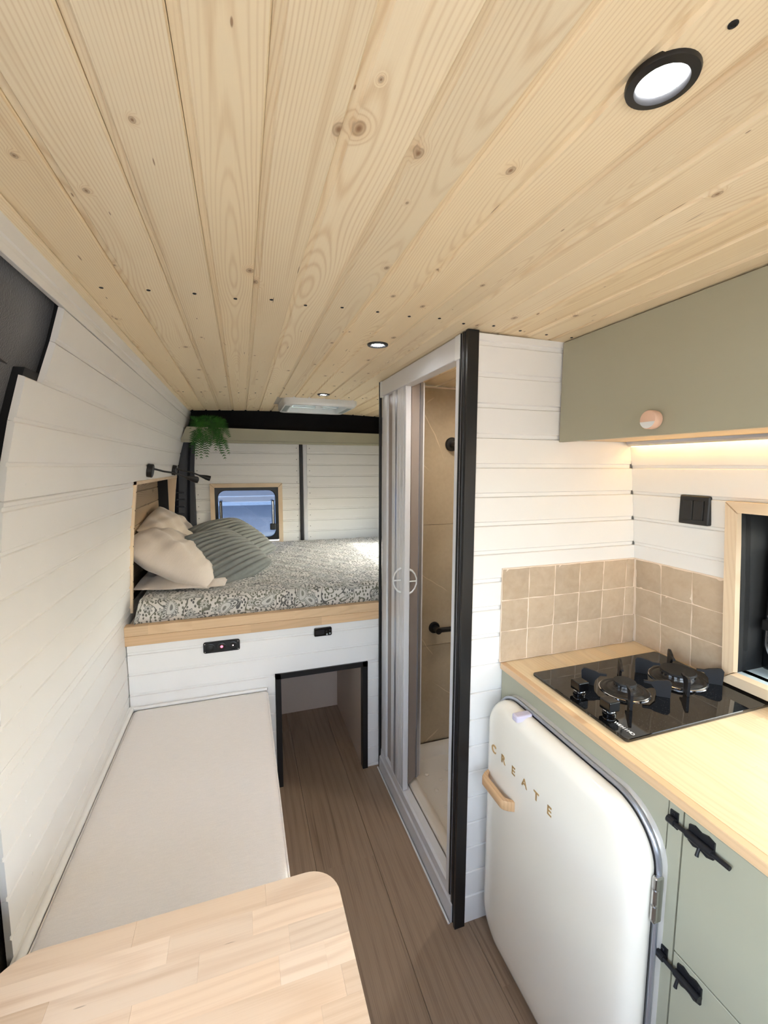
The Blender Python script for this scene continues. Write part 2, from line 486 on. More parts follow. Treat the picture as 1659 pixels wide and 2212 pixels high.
def asphalt():
    m = Mat('asphalt', rough=.9); x, y, z = m.coord()
    n = m.noise(m.raw, 60, 3); n2 = m.noise(m.raw, .5, 4)
    c = m.mix(n*.4 + n2*.6, srgb(112,112,116), srgb(150,150,152))
    cr = m.noise(m.raw, .35, 3)
    crack = 1.0 - (cr - .5).abs().step(.001, .004)
    c = m.mix(crack*.7, c, srgb(70,70,74))
    m.set('Base Color', c); return m.mat
M['asphalt'] = asphalt()
M['kerb'] = Mat('pale_concrete', srgb(226,226,222), .9).mat
M['greige'] = Mat('greige_panel', srgb(204,184,166), .6).mat
M['pavement'] = Mat('pale_pavement', srgb(164,160,153), .9).mat
M['sill'] = Mat('pale_sill', srgb(196,212,214), .4).mat

# ------------------------------------------------------------------ shared shapes of boards
MESH = {}
def board_mesh(L, W, t=.012, lip=.009, mat='white', dep=.0045):
    """tongue-and-groove board: length on local x, width on local y, face at local z = t"""
    key = ('b', round(L,4), round(W,4), t, lip, mat)
    if key in MESH: return MESH[key]
    if lip:
        prof = [(0,0),(W-.0006,0),(W-.0006,t-.003),(W-.0026,t),(lip+.003,t),(lip,t-dep),(0,t-dep)]
    else:
        c = .0012
        prof = [(0.0004,0),(W-.0004,0),(W-.0004,t-c),(W-.0004-c,t),(.0004+c,t),(.0004,t-c)]
    mb = MB(); h = L/2; w = W/2
    mb.loft([[(-h, p[0]-w, p[1]) for p in prof], [(h, p[0]-w, p[1]) for p in prof]])
    me = mesh_from('board', mb); me.materials.append(M[mat]); MESH[key] = me
    return me
def frame_rot(xd, yd, zd):
    m = Matrix.Identity(3)
    for i in range(3): m[i][0] = xd[i]; m[i][1] = yd[i]; m[i][2] = zd[i]
    return m
def board(parent, name, p0, p1, wdir, ndir, W, t=.012, lip=.009, mat='white', dep=.0045):
    """board whose lower/first long edge runs p0 -> p1; wdir its width direction, ndir out of the face"""
    p0, p1 = Vector(p0), Vector(p1); L = (p1-p0).length
    xd = (p1-p0).normalized(); yd = Vector(wdir).normalized(); zd = Vector(ndir).normalized()
    c = (p0+p1)/2 + yd*(W/2)
    if xd.cross(yd).dot(zd) < 0: xd = -xd
    me = board_mesh(L, W, t, lip, mat, dep)
    return inst(name, me, parent, c, frame_rot(xd, yd, zd))

def wall_grid(profile, y0, y1, openings, flip, thick=.02):
    """backing skin following profile [(z, x)], openings [(y0,y1,z0,z1)] left out; side +1 thickens towards +x"""
    def X(z):
        for (za, xa), (zb, xb) in zip(profile, profile[1:]):
            if za <= z <= zb: return xa + (xb-xa)*(z-za)/(zb-za)
        return profile[-1][1] if z > profile[-1][0] else profile[0][1]
    ys = sorted({y0, y1, *[o[0] for o in openings], *[o[1] for o in openings]})
    ys = [y for y in ys if y0 <= y <= y1]
    zs = sorted({*[p[0] for p in profile], *[o[2] for o in openings], *[o[3] for o in openings]})
    mb = MB()
    for ya, yb in zip(ys, ys[1:]):
        for za, zb in zip(zs, zs[1:]):
            ym, zm = (ya+yb)/2, (za+zb)/2
            if any(o[0] < ym < o[1] and o[2] < zm < o[3] for o in openings): continue
            xa, xb = X(za), X(zb); d = thick*flip
            mb.add([(xa,ya,za),(xa,yb,za),(xb,yb,zb),(xb,ya,zb),(xa+d,ya,za),(xa+d,yb,za),(xb+d,yb,zb),(xb+d,ya,zb)],
                   [(0,1,2,3),(4,7,6,5),(0,4,5,1),(1,5,6,2),(2,6,7,3),(3,7,4,0)])
    return mb, X

ST = 'structure'
# ================================================================== SETTING
YF, YR = -0.9, 3.42          # front end behind the camera, rear doors
# ---- floor
fl = build('floor', MB().box(-.72, 1.50, YF, 3.50, -.06, -.006), M['backing'], kind=ST)
PWF = .228
for i in range(-3, 6):
    x0 = -.002 + PWF*i
    a, b = max(x0, -.70), min(x0+PWF, 1.48)
    if b - a < .03: continue
    cuts = {1: [1.482], 2: [.30, 2.15], 0: [.55, 2.4], 3: [.95, 2.6], -1: [.9], -2: [1.6], 4: [1.8], 5: [1.1], -3: [1.2]}.get(i, [1.0])
    ys = [YF] + cuts + [3.48]
    for ya, yb in zip(ys, ys[1:]):
        board(fl, 'plank', (a, ya, -.006), (a, yb, -.006), (1,0,0), (0,0,1), b-a, t=.006, lip=0, mat='oak_floor')

# ---- ceiling
def ceil_z(x): return 1.920 - .034*(x-.43)**2
YC = 3.25
mb = MB()
VX0, VX1, VY0, VY1 = .285, .64, 2.60, 2.96
HVX0, HVX1, HVY0, HVY1 = .49, .85, -.17, .20
xs = [-.42 + .1*i for i in range(20)]; xs = sorted(xs + [VX0, VX1, HVX0, HVX1]); xs = [x for x in xs if x < 1.48]
for xa, xb in zip(xs, xs[1:]):
    for ya, yb in ((YF, HVY0), (HVY0, HVY1), (HVY1, VY0), (VY0, VY1), (VY1, YC)):
        if ya == VY0 and xa >= VX0-1e-6 and xb <= VX1+1e-6: continue
        if ya == HVY0 and xa >= HVX0-1e-6 and xb <= HVX1+1e-6: continue
        za, zb = ceil_z(xa)+.013, ceil_z(xb)+.013
        mb.add([(xa,ya,za),(xa,yb,za),(xb,yb,zb),(xb,ya,zb),(xa,ya,za+.04),(xa,yb,za+.04),(xb,yb,zb+.04),(xb,ya,zb+.04)],
               [(0,1,2,3),(4,7,6,5),(0,4,5,1),(1,5,6,2),(2,6,7,3),(3,7,4,0)])
ceiling = build('ceiling', mb, M['backing'], kind=ST)
PWC = .0865
screw_me = mesh_from('screw', MB().lathe((0,0,0), (0,0,-1), [(.0042,-.001),(.0042,.0006),(.0025,.0012),(.0022,.0005),(.0001,.0004)], 12), 40); screw_me.materials.append(M['black_matte'])
for i in range(-4, 20):
    x0 = -.049 + PWC*i
    if x0 > 1.36: break
    if x0 < -.40: continue
    xc = x0 + PWC/2
    wd = Vector((PWC, 0, ceil_z(x0+PWC)-ceil_z(x0))).normalized(); nd = Vector((wd.z, 0, -wd.x))
    j1 = 1.55 + .9*math.sin(i*2.3)
    segs = [(YF, YC)]
    br = [YF, YC]
    if x0 + PWC > HVX0 and x0 < HVX1: br += [HVY0, HVY1]
    if x0 + PWC > VX0 and x0 < VX1: br += [VY0, VY1]
    elif i % 3 == 1: br.append(j1)
    br.sort()
    segs = [(a_, b_) for a_, b_ in zip(br, br[1:]) if (a_, b_) not in ((HVY0, HVY1), (VY0, VY1))]
    for ya, yb in segs:
        board(ceiling, 'plank', (x0, ya, ceil_z(x0)+.012), (x0, yb, ceil_z(x0)+.012), wd, nd, PWC, mat='pine', lip=.009, dep=.005)
    for k, ys_ in enumerate((.312, 1.098, 2.46)):
        if xc < -.32 or xc > 1.2: continue
        if k == 0 and not .38 < xc < .47: continue
        inst('screw', screw_me, ceiling, (xc + .006*math.sin(i*5.1+k), ys_ + .008*math.sin(i*3.7+k), ceil_z(xc)-.0004))

# ---- left wall
LP = [(0,-.478),(.9,-.478),(1.2,-.462),(1.35,-.447),(1.44,-.437),(1.526,-.424),(1.615,-.405),(1.70,-.382),(1.79,-.352),(1.86,-.333),(1.95,-.318)]
NY0, NY1, NZ0, NZ1 = 2.09, 3.29, .915, 1.445      # niche at the bed head
LO = [(NY0, NY1, NZ0, NZ1), (-.80, .50, .55, 1.68), (.52, 1.03, -.01, 1.715), (.52, 1.125, 1.715, 1.868)]
LPb = [(z, x-.013) for z, x in LP]
mb, LXb = wall_grid(LPb, YF, 3.40, LO, -1)
wall_left = build('wall_left', mb, M['black_matte'], kind=ST)
def LX(z): return LXb(z) + .013
PW = .0885
# board rows: grooves at z = 1.526 + k*pitch measured along the profile
rows = []
z = 1.526
def step_z(z, d):
    zz = z + d
    for _ in range(4):
        l = math.hypot(zz-z, LX(zz)-LX(z)); zz = z + (zz-z)*abs(d)/max(l, 1e-6)
    return zz
up = [z]
while up[-1] < 1.90: up.append(step_z(up[-1], PW))
dn = [z]
while dn[-1] > .42: dn.append(step_z(dn[-1], -PW))
zs = sorted(set(up + dn))
def wall_row(wall, X, side, za, zb, spans, **kw):
    if zb - za < .006: return
    wd = Vector((X(zb)-X(za), 0, zb-za)); W = wd.length; wd.normalize(); nd = Vector((wd.z*side, 0, -wd.x*side))
    for ya, yb in spans:
        if yb - ya > .01: board(wall, 'board', (X(za)-.012*side, ya, za), (X(za)-.012*side, yb, za), wd, nd, W, **kw)
for za, zb in zip(zs, zs[1:]):
    zb2 = min(zb, 1.912)
    if zb2 - za < .02: continue
    front = 1.012 if zb <= 1.715 else 1.09
    if zb <= 1.0: front = .99
    parts_ = [(za, zb2)]
    for cut in (NZ1+.013, NZ0-.031, 1.852):
        parts_ = [q for p in parts_ for q in ([(p[0], cut), (cut, p[1])] if p[0]+.006 < cut < p[1]-.006 else [p])]
    for k_, (a_, b_) in enumerate(parts_):
        f_ = YF if a_ >= 1.85 else front
        sp_ = [(f_, 3.385)]
        if a_ < NZ1 and b_ > NZ0: sp_ = [(f_, NY0-.012), (NY1+.012, 3.385)]
        wall_row(wall_left, LX, 1, a_, b_, sp_, dep=.0028, lip=.007 if k_ == 0 else 0)
nail_me = mesh_from('nail', MB().lathe((0,0,0), (1,0,0), [(.0035,-.001),(.003,.0006),(.0012,.001),(.001,-.0002)], 10), 40); nail_me.materials.append(M['white'])
for k, za in enumerate(dn[1:12]):
    inst('nail', nail_me, wall_left, (LX(za+.045)+.0002, 1.095 + .006*math.sin(k*3.1), za+.05))

# ---- right wall
RP = [(0,1.328),(.9,1.328),(1.2,1.306),(1.3,1.294),(1.54,1.266),(1.62,1.25),(1.70,1.232),(1.79,1.20),(1.86,1.18),(1.95,1.165)]
WY0, WY1, WZ0, WZ1 = .08, .795, .948, 1.405        # kitchen window opening
BY0, BY1, BZ0, BZ1 = 2.08, 3.00, 1.02, 1.36        # window beside the bed
RPb = [(z, x+.013) for z, x in RP]
mb, RXb = wall_grid(RPb, YF, 3.44, [(WY0, WY1, WZ0, WZ1), (BY0, BY1, BZ0, BZ1)], 1)
wall_right = build('wall_right', mb, M['backing'], kind=ST)
def RX(z): return RXb(z) - .013
zz = 1.613
while zz > .86:
    za, zb = zz-PW, zz
    parts_ = [(za, zb)]
    for cut in (WZ1+.028, WZ0-.028):
        parts_ = [q for p in parts_ for q in ([(p[0], cut), (cut, p[1])] if p[0]+.006 < cut < p[1]-.006 else [p])]
    for k_, (a_, b_) in enumerate(parts_):
        sp_ = [(YF, 1.1405)]
        if a_ < WZ1+.02 and b_ > WZ0-.02: sp_ = [(YF, WY0-.028), (WY1+.028, 1.1405)]
        wall_row(wall_right, RX, -1, a_, b_, sp_, dep=.0035, lip=.008 if k_ == 0 else 0)
    zz -= PW

# ---- front end behind the camera: cab bulkhead with the windscreen opening
mb = MB()
mb.box(-.72, 1.5, YF-.03, YF, -.02, .90); mb.box(-.72, 1.5, YF-.03, YF, 1.72, 1.97)
mb.box(-.72, -.42, YF-.03, YF, .90, 1.72); mb.box(1.27, 1.5, YF-.03, YF, .90, 1.72)
build('wall_front', mb, M['felt'], kind=ST)

# ---- cab side of the left wall: black felt pillar and its plastic trim
mb = MB()
ny, nz = 14, 22
def feltx(y, z):
    b = -.034
    bul = math.exp(-((z-1.775)/.06)**2)*max(0, 1-((y-.86)/.20)**2)
    return LX(z) + b + .026*bul - .02*max(0, min(1, (.80-y)/.25))
pts = []
for j in range(nz+1):
    zz = .02 + (1.03-.02)*j/12 if j < 12 else 1.03 + (1.875-1.03)*(j-12)/(nz-12)
    for i in range(ny+1):
        yy = .50 + .66*i/ny
        pts.append((feltx(yy, zz), yy, zz))
fs = [(j*(ny+1)+i, j*(ny+1)+i+1, (j+1)*(ny+1)+i+1, (j+1)*(ny+1)+i) for j in range(nz) for i in range(ny)]
n0 = len(pts)
back = [(x-.012, y, z) for x, y, z in pts]
mb.add(pts, fs); mb.add(back, [tuple(reversed(f)) for f in fs])
pil = build('trim_1', mb, M['felt'], kind=ST, smooth=40)
mb = MB()
path = [(LX(z)-.012 + dx, .895 + dy, z) for z, dx, dy in ((.0,0,.01),(.5,0,.01),(.9,0,.01),(1.2,.0,.012),(1.4,.0,.012),(1.55,.0,.006),(1.66,-.01,-.02),(1.72,-.02,-.06))]
mb.tube(path, [.028,.028,.028,.028,.027,.024,.018,.010], 14)
build('pillar_trim', mb, M['dark_plastic'], pil, smooth=50)
mb = MB(); path = [(LX(1.70)-.0, .80, 1.713), (LX(1.70)-.006, .90, 1.709), (LX(1.70)-.012, .97, 1.708)]
mb.tube(path, [.006,.005,.001], 8); build('felt_fold', mb, M['black_matte'], pil, smooth=50)

# ================================================================== SHOWER CUBICLE
SX, SY0, SY1 = .63, 1.14, 1.975
ws = build('wall_shower', MB().box(.645, 1.32, SY0+.012, SY0+.028, 0, 1.915), M['backing'], kind=ST)
k = 0; z0 = .101 - PW*1.16
grooves = [0.0] + [.101 + .0889*i for i in range(21)]
for za, zb in zip(grooves, grooves[1:] + [1.916]):
    zb = min(zb, ceil_z(.8)-.002)
    if zb - za < .015: continue
    xe = RX((za+zb)/2) + .002
    board(ws, 'board', (.662, SY0+.012, za), (xe, SY0+.012, za), (0,0,1), (0,-1,0), zb-za, dep=.005, lip=.011)
# corner post of black metal angle
post = empty('corner_post', (SX, SY0, 0), kind=ST)
mb = MB(); prof = [(.626,1.136),(.662,1.136),(.662,1.150),(.645,1.150),(.645,1.172),(.628,1.172),(.628,1.160),(.632,1.158),(.632,1.154),(.628,1.152),(.626,1.146)]
mb.prism([(x, y, 0.0) for x, y in prof], (0,0,1.917)); build('angle_profile', mb, M['black'], post)
mb = MB().box(.6245, .6275, 1.1745, 1.182, .09, 1.915); build('edge_profile', mb, M['black'], post)
# shower enclosure
sh = empty('shower_enclosure', (SX, (SY0+SY1)/2, 0), label='white framed shower enclosure with half open folding door', category='shower')
zt = ceil_z(.63)
mb = MB().rbox(.626, .668, 1.176, 1.206, .085, zt-.008, .002); build('jamb', mb, M['alu_white'], sh)
mb = MB(); prof = [(.634,1.882),(.634,1.95),(.660,1.95),(.660,1.882),(.648,1.880),(.648,1.876),(.640,1.876),(.640,1.880)]
mb.prism([(x, y, .085) for x, y in prof], (0,0,zt-.095)); build('jamb', mb, M['alu_white'], sh)
mb = MB().rbox(.6255, .668, 1.182, 1.952, zt-.072, zt-.004, .003); rail = build('top_rail', mb, M['alu_white'], sh)
for ya, yb in ((1.178,1.212),(1.93,1.954)):
    build('corner_cap', MB().rbox(.6235, .672, ya, yb, zt-.075, zt-.003, .002), M['white_plastic'], rail)
mb = MB(); prof = [(.616,0),(.622,0),(.624,.062),(.630,.068),(.632,.100),(.640,.106),(.668,.106),(.668,0)]
mb.prism([(x, 1.16, z) for x, z in prof], (0,.792,0)); sill = build('sill', mb, M['alu_white'], sh)
build('sealant_bead', MB().tube([(.616,1.158,.002),(.616,1.955,.002)], .004, 8), M['white_plastic'], sill)
build('end_strip', MB().box(.622, .634, 1.954, 1.9635, 0, zt-.004), M['black'], sh)
# folding leaves: far leaf, handle stile, leaf folded inwards
def strip(name, x0, x1, y0, y1, z0, z1, mat, parent, r=.002): return build(name, MB().rbox(x0, x1, y0, y1, z0, z1, r), M[mat], parent)
leafp = strip('door_leaf', .642, .648, 1.80, 1.883, .108, zt-.070, 'acrylic', sh)
strip('leaf_stile', .636, .654, 1.792, 1.815, .107, zt-.071, 'alu_white', leafp)
leaf2 = strip('door_leaf', .640, .650, 1.71, 1.79, .107, zt-.071, 'acrylic', sh)
for ya, yb, m_ in ((1.768,1.792,'alu_white'),(1.742,1.766,'silver'),(1.704,1.740,'alu_white'),(1.664,1.702,'alu_white'),(1.640,1.662,'alu_white')):
    strip('leaf_stile', .632, .656, ya, yb, .107, zt-.071, m_, leaf2, .003)
# leaf swung into the cubicle
mb = MB(); A = Vector((.660, 1.655, 0)); B = Vector((.732, 1.706, 0)); d = (B-A).normalized(); nrm = Vector((-d.y, d.x, 0))*.004
mb.prism([*[tuple(q+Vector((0,0,.125))) for q in (A-nrm, B-nrm, B+nrm, A+nrm)]], (0,0,1.74))
leaf3 = build('door_leaf', mb, M['acrylic'], sh)
n2 = nrm.normalized()*.009
for a_, b_, m_ in ((B-d*.028, B-d*.006, 'silver'), (B-d*.006, B+d*.004, 'alu_white')):
    mb = MB(); mb.prism([tuple(q+Vector((0,0,.12))) for q in (a_-n2, b_-n2, b_+n2, a_+n2)], (0,0,1.755)); build('leaf_stile', mb, M[m_], leaf3)
# bow handle
def bow(xo, s, yh):
    mb = MB(); hz = 1.045
    path = [(xo, yh, hz+.052), (xo+s*.014, yh, hz+.046), (xo+s*.026, yh, hz+.032), (xo+s*.034, yh, hz+.012), (xo+s*.034, yh, hz-.012), (xo+s*.026, yh, hz-.032), (xo+s*.014, yh, hz-.046), (xo, yh, hz-.052)]
    mb.tube(path, [.005,.004,.0032,.003,.003,.0032,.004,.005], 8)
    mb.tube([(xo, yh, hz), (xo+s*.034, yh, hz)], .003, 8)
    return mb
build('handle', bow(.632, -1, 1.683), M['white_plastic'], leaf2, smooth=60)
build('handle', bow(.656, 1, 1.650), M['white_plastic'], leaf2, smooth=60)
# marble lining and tray
lin = build('wall_shower_lining', MB().box(.672, 1.30, 1.938, 1.952, .09, 1.905), M['marble'], kind=ST)
for za, zb in ((.102,.62),(.622,1.24),(1.242,1.902)):
    build('panel', MB().box(.673, 1.282, 1.930, 1.938, za, zb), M['marble'], lin)
for za, zb in ((.10,.62),(.622,1.24),(1.242,1.88)):
    build('panel', MB().box(1.19, 1.20, 1.17, 1.929, za, zb), M['marble'], lin)
build('panel', MB().box(.672, 1.189, 1.170, 1.178, .10, 1.90), M['marble'], lin)
build('edge_bead', MB().box(.673, 1.19, 1.926, 1.932, 1.899, 1.905), M['grout'], lin)
tr = empty('shower_tray', (.94, 1.55, 0), label='white shower tray with raised grip dots inside the enclosure', category='shower tray')
mb = MB(); rr_loft(mb, 'z', .932, 1.553, .510, .738, .03, [(0,0),(0,.098),(.006,.104),(.028,.104),(.045,.098),(.065,.066),(.10,.062)], 6)
build('basin', mb, M['tray'], tr, smooth=40)
dot_me = mesh_from('grip_dot', MB().lathe((0,0,0), (0,0,1), [(.011,-.001),(.0095,.0022),(.006,.0034),(.0001,.0038)], 12), 60); dot_me.materials.append(M['tray'])
for i in range(6):
    for j in range(9):
        if (i+j) % 2: continue
        inst('grip_dot', dot_me, tr, (.80 + i*.052, 1.34 + j*.052, .0615))
def valve(loc, label, r=.029, stub=True):
    t = empty('shower_valve', loc, label=label, category='valve')
    mb = MB(); mb.lathe(loc, (0,-1,0), [(r,0),(r,.008),(r*.9,.012),(r*.5,.013)], 28); build('rosette', mb, M['black'], t, smooth=40)
    if stub:
        mb = MB(); p = Vector(loc); mb.tube([p+Vector((0,-.012,0)), p+Vector((0,-.06,0))], .016, 16)
        mb.tube([p+Vector((0,-.045,0)), p+Vector((.11,-.05,0))], .0125, 14); build('body', mb, M['black'], t, smooth=40)
valve((.906, 1.9295, .715), 'lower black mixer valve on the marble shower wall')
valve((.985, 1.9295, 1.635), 'upper black round fitting on the marble shower wall', .034)

# ================================================================== BED PLATFORM
YB = 1.974
bp = empty('bed_platform', (0, YB, 0), label='raised white boarded bed platform with black framed floor opening', category='bed platform')
OX0, OX1, OZ = .121, .567, .566
build('frame_panel', MB().box(-.477, OX0+.024, YB+.013, YB+.03, 0, .785).box(OX1-.024, .628, YB+.013, YB+.03, 0, .785).box(OX0+.024, OX1-.024, YB+.013, YB+.03, OZ-.024, .785), M['backing'], bp)
zs = [0.0, .012] + [.012 + .0905*i for i in range(1, 10)]
for za, zb in zip(zs, zs[1:]):
    zb = min(zb, .786)
    if zb-za < .008: continue
    segs = [(-.475, .627)]
    if za < OZ: segs = [(-.475, OX0+.004), (OX1-.004, .627)]
    if za < OZ < zb: segs = [(-.475, OX0+.004), (OX1-.004, .627)]
    for xa, xb in segs:
        board(bp, 'board', (xa, YB+.012, za), (xb, YB+.012, za), (0,0,1), (0,-1,0), zb-za, lip=.009 if zb-za > .03 else 0)
    if za < OZ < zb:      # short piece above the opening
        board(bp, 'board', (OX0+.004, YB+.012, OZ-.006), (OX1-.004, YB+.012, OZ-.006), (0,0,1), (0,-1,0), zb-OZ+.006, lip=0)
trim = empty('x', (0,0,0)); bpy.data.objects.remove(trim)
tw = .026
for nm, b in (('opening_trim', (OX0, OX0+tw, 0, OZ)), ('opening_trim', (OX1-tw, OX1, 0, OZ)), ('opening_trim', (OX0, OX1, OZ-tw, OZ))):
    build(nm, MB().rbox(b[0], b[1], YB-.008, YB+.030, b[2], b[3], .001, 1), M['black'], bp)
build('tunnel_panel', MB().box(-.10, .56, 2.59, 2.60, 0, .62), M['greige'], bp)
build('tunnel_panel', MB().box(.542, .552, YB+.032, 2.589, 0, .62), M['greige'], bp)
build('tunnel_panel', MB().box(-.12, -.11, YB+.032, 2.60, 0, .62), M['greige'], bp)
build('slat_base', MB().box(-.47, 1.30, YB+.034, 3.38, .80, .855), M['backing'], bp)
# beech edge: two rows of staves
for za, zb, cuts in ((.780,.8215,(-.478,.02,.34,.628)), (.8215,.863,(-.478,-.39,-.22,.215,.425,.628))):
    for xa, xb in zip(cuts, cuts[1:]):
        board(bp, 'stave', (xa, YB+.030, za), (xb, YB+.030, za), (0,0,1), (0,-1,0), zb-za, t=.042, lip=0, mat='beech')
# socket panel and heater control
sp = empty('socket_panel', (-.105, YB-.001, .732), label='long black twelve volt socket panel with glowing red usb ports', category='socket')
mb = MB(); rr_loft(mb, 'y', -.105, .732, .152, .050, .009, [(0,YB-.0005),(0,YB-.006),(.002,YB-.008)], 5); build('plate', mb, M['black_matte'], sp, smooth=30)
for k, cx in enumerate((-.152,-.105,-.058)):
    mb = MB(); mb.lathe((cx, YB-.008, .732), (0,-1,0), [(.019,0),(.019,.004),(.016,.005),(.0155,.001)], 24); s_ = build('socket_ring', mb, M['black'], sp, smooth=40)
    if k: build('indicator', MB().lathe((cx, YB-.0085, .732), (0,-1,0), [(.006 if k == 1 else .0025, 0), (.0055 if k == 1 else .002, .0012)], 12), M['red_led'] if k == 1 else M['pink_led'], s_)
    if k == 0: build('cover', MB().lathe((cx, YB-.0085, .732), (0,-1,0), [(.0155,0),(.0155,.006),(.013,.008)], 24), M['black_matte'], s_, smooth=40)
for dx in (-.069, .069):
    for dz in (-.018, .018):
        build('screw', MB().lathe((-.105+dx, YB-.008, .732+dz), (0,-1,0), [(.0024,0),(.002,.001)], 8), M['steel'], sp)
hc = empty('heater_control', (.346, YB-.001, .745), label='small black heater control with dim screen under the bed edge', category='control')
mb = MB(); rr_loft(mb, 'y', .346, .745, .084, .040, .007, [(0,YB-.0005),(0,YB-.010),(.003,YB-.013)], 5); build('case', mb, M['black_gloss'], hc, smooth=30)
build('screen', MB().box(.311, .352, YB-.0138, YB-.0128, .735, .757), M['pane_dim'], hc)
for cx, cz in ((.362,.746),(.378,.752),(.378,.736),(.364,.733)):
    build('button', MB().lathe((cx, YB-.013, cz), (0,-1,0), [(.0042,0),(.0042,.0012),(.003,.0018)], 12), M['grey_plastic'] if cz < .74 else M['black'], hc)

# mattress
mb = MB(); loops = []
MX0, MX1, MY0, MY1, MZ0, MZ1 = -.456, 1.27, 1.988, 3.37, .858, .958
nx, nyy = 70, 60
prof = []
R = .03
for i in range(7):
    t = i*PI/2/6; prof.append((MY0+.012 - .010*math.cos(t)*1.0 + (1-math.sin(t))*.012, MZ0 + (R*.8)*(1-math.cos(0)) + .0 + (.02)*math.sin(t)))
prof = [(MY0+.022, MZ0), (MY0+.008, MZ0+.004), (MY0, MZ0+.018), (MY0-.006, MZ0+.045), (MY0-.003, MZ0+.070), (MY0+.008, MZ0+.087), (MY0+.026, MZ0+.096), (MY0+.055, MZ1)]
prof += [(MY0+.055 + (MY1-.06-MY0-.055)*i/nyy, MZ1) for i in range(1, nyy+1)]
prof += [(MY1-.02, MZ1-.012), (MY1, MZ1-.04), (MY1, MZ0)]
arc = [0]
for a, b in zip(prof, prof[1:]): arc.append(arc[-1] + math.hypot(b[0]-a[0], b[1]-a[1]))
vs, uvs = [], []
for i in range(nx+1):
    f = i/nx; x = MX0 + (MX1-MX0)*f
    edge = min(1, min(x-MX0, MX1-x)/.035)
    rnd_ = math.sqrt(max(0, 1-(1-edge)**2))
    for (y, z), s in zip(prof, arc):
        h = (z-MZ0)*(0.25 + .75*rnd_)
        wr = .0022*math.sin(x*31+y*9)*math.sin(y*23-x*6) + .0016*math.sin(x*57+y*44) if z >= MZ1-.004 else .0015*math.sin(x*40)
        sag = -.004*math.exp(-((x+.1)/.25)**2)
        vs.append((x + (.010*(1-edge)*(1 if x < .4 else -1)), y, MZ0 + h + (wr + sag if z > MZ0 + .03 else 0)))
        uvs.append((x, s))
n = len(prof)
fs = [(i*n+j, (i+1)*n+j, (i+1)*n+j+1, i*n+j+1) for i in range(nx) for j in range(n-1)]
fs += [tuple(range(n)), tuple(nx*n + j for j in range(n-1, -1, -1))]
fs += [(i*n, (i)*n+n-1, (i+1)*n+n-1, (i+1)*n) for i in range(nx)]
mb.add(vs, fs)
me = bpy.data.meshes.new('mattress'); me.from_pydata(vs, [], fs)
uvl = me.uv_layers.new(name='UVMap')
for l in me.loops: uvl.data[l.index].uv = uvs[l.vertex_index]
bm = bmesh.new(); bm.from_mesh(me); bmesh.ops.recalc_face_normals(bm, faces=bm.faces[:]); bm.to_mesh(me); bm.free()
for p in me.polygons: p.use_smooth = True
me.set_sharp_from_angle(angle=math.radians(60))
me.materials.append(M['paisley'])
o = bpy.data.objects.new('mattress', me); place(o, None, (0,0,0)); o['label'] = 'mattress covered in grey and white paisley sheet'; o['category'] = 'mattress'

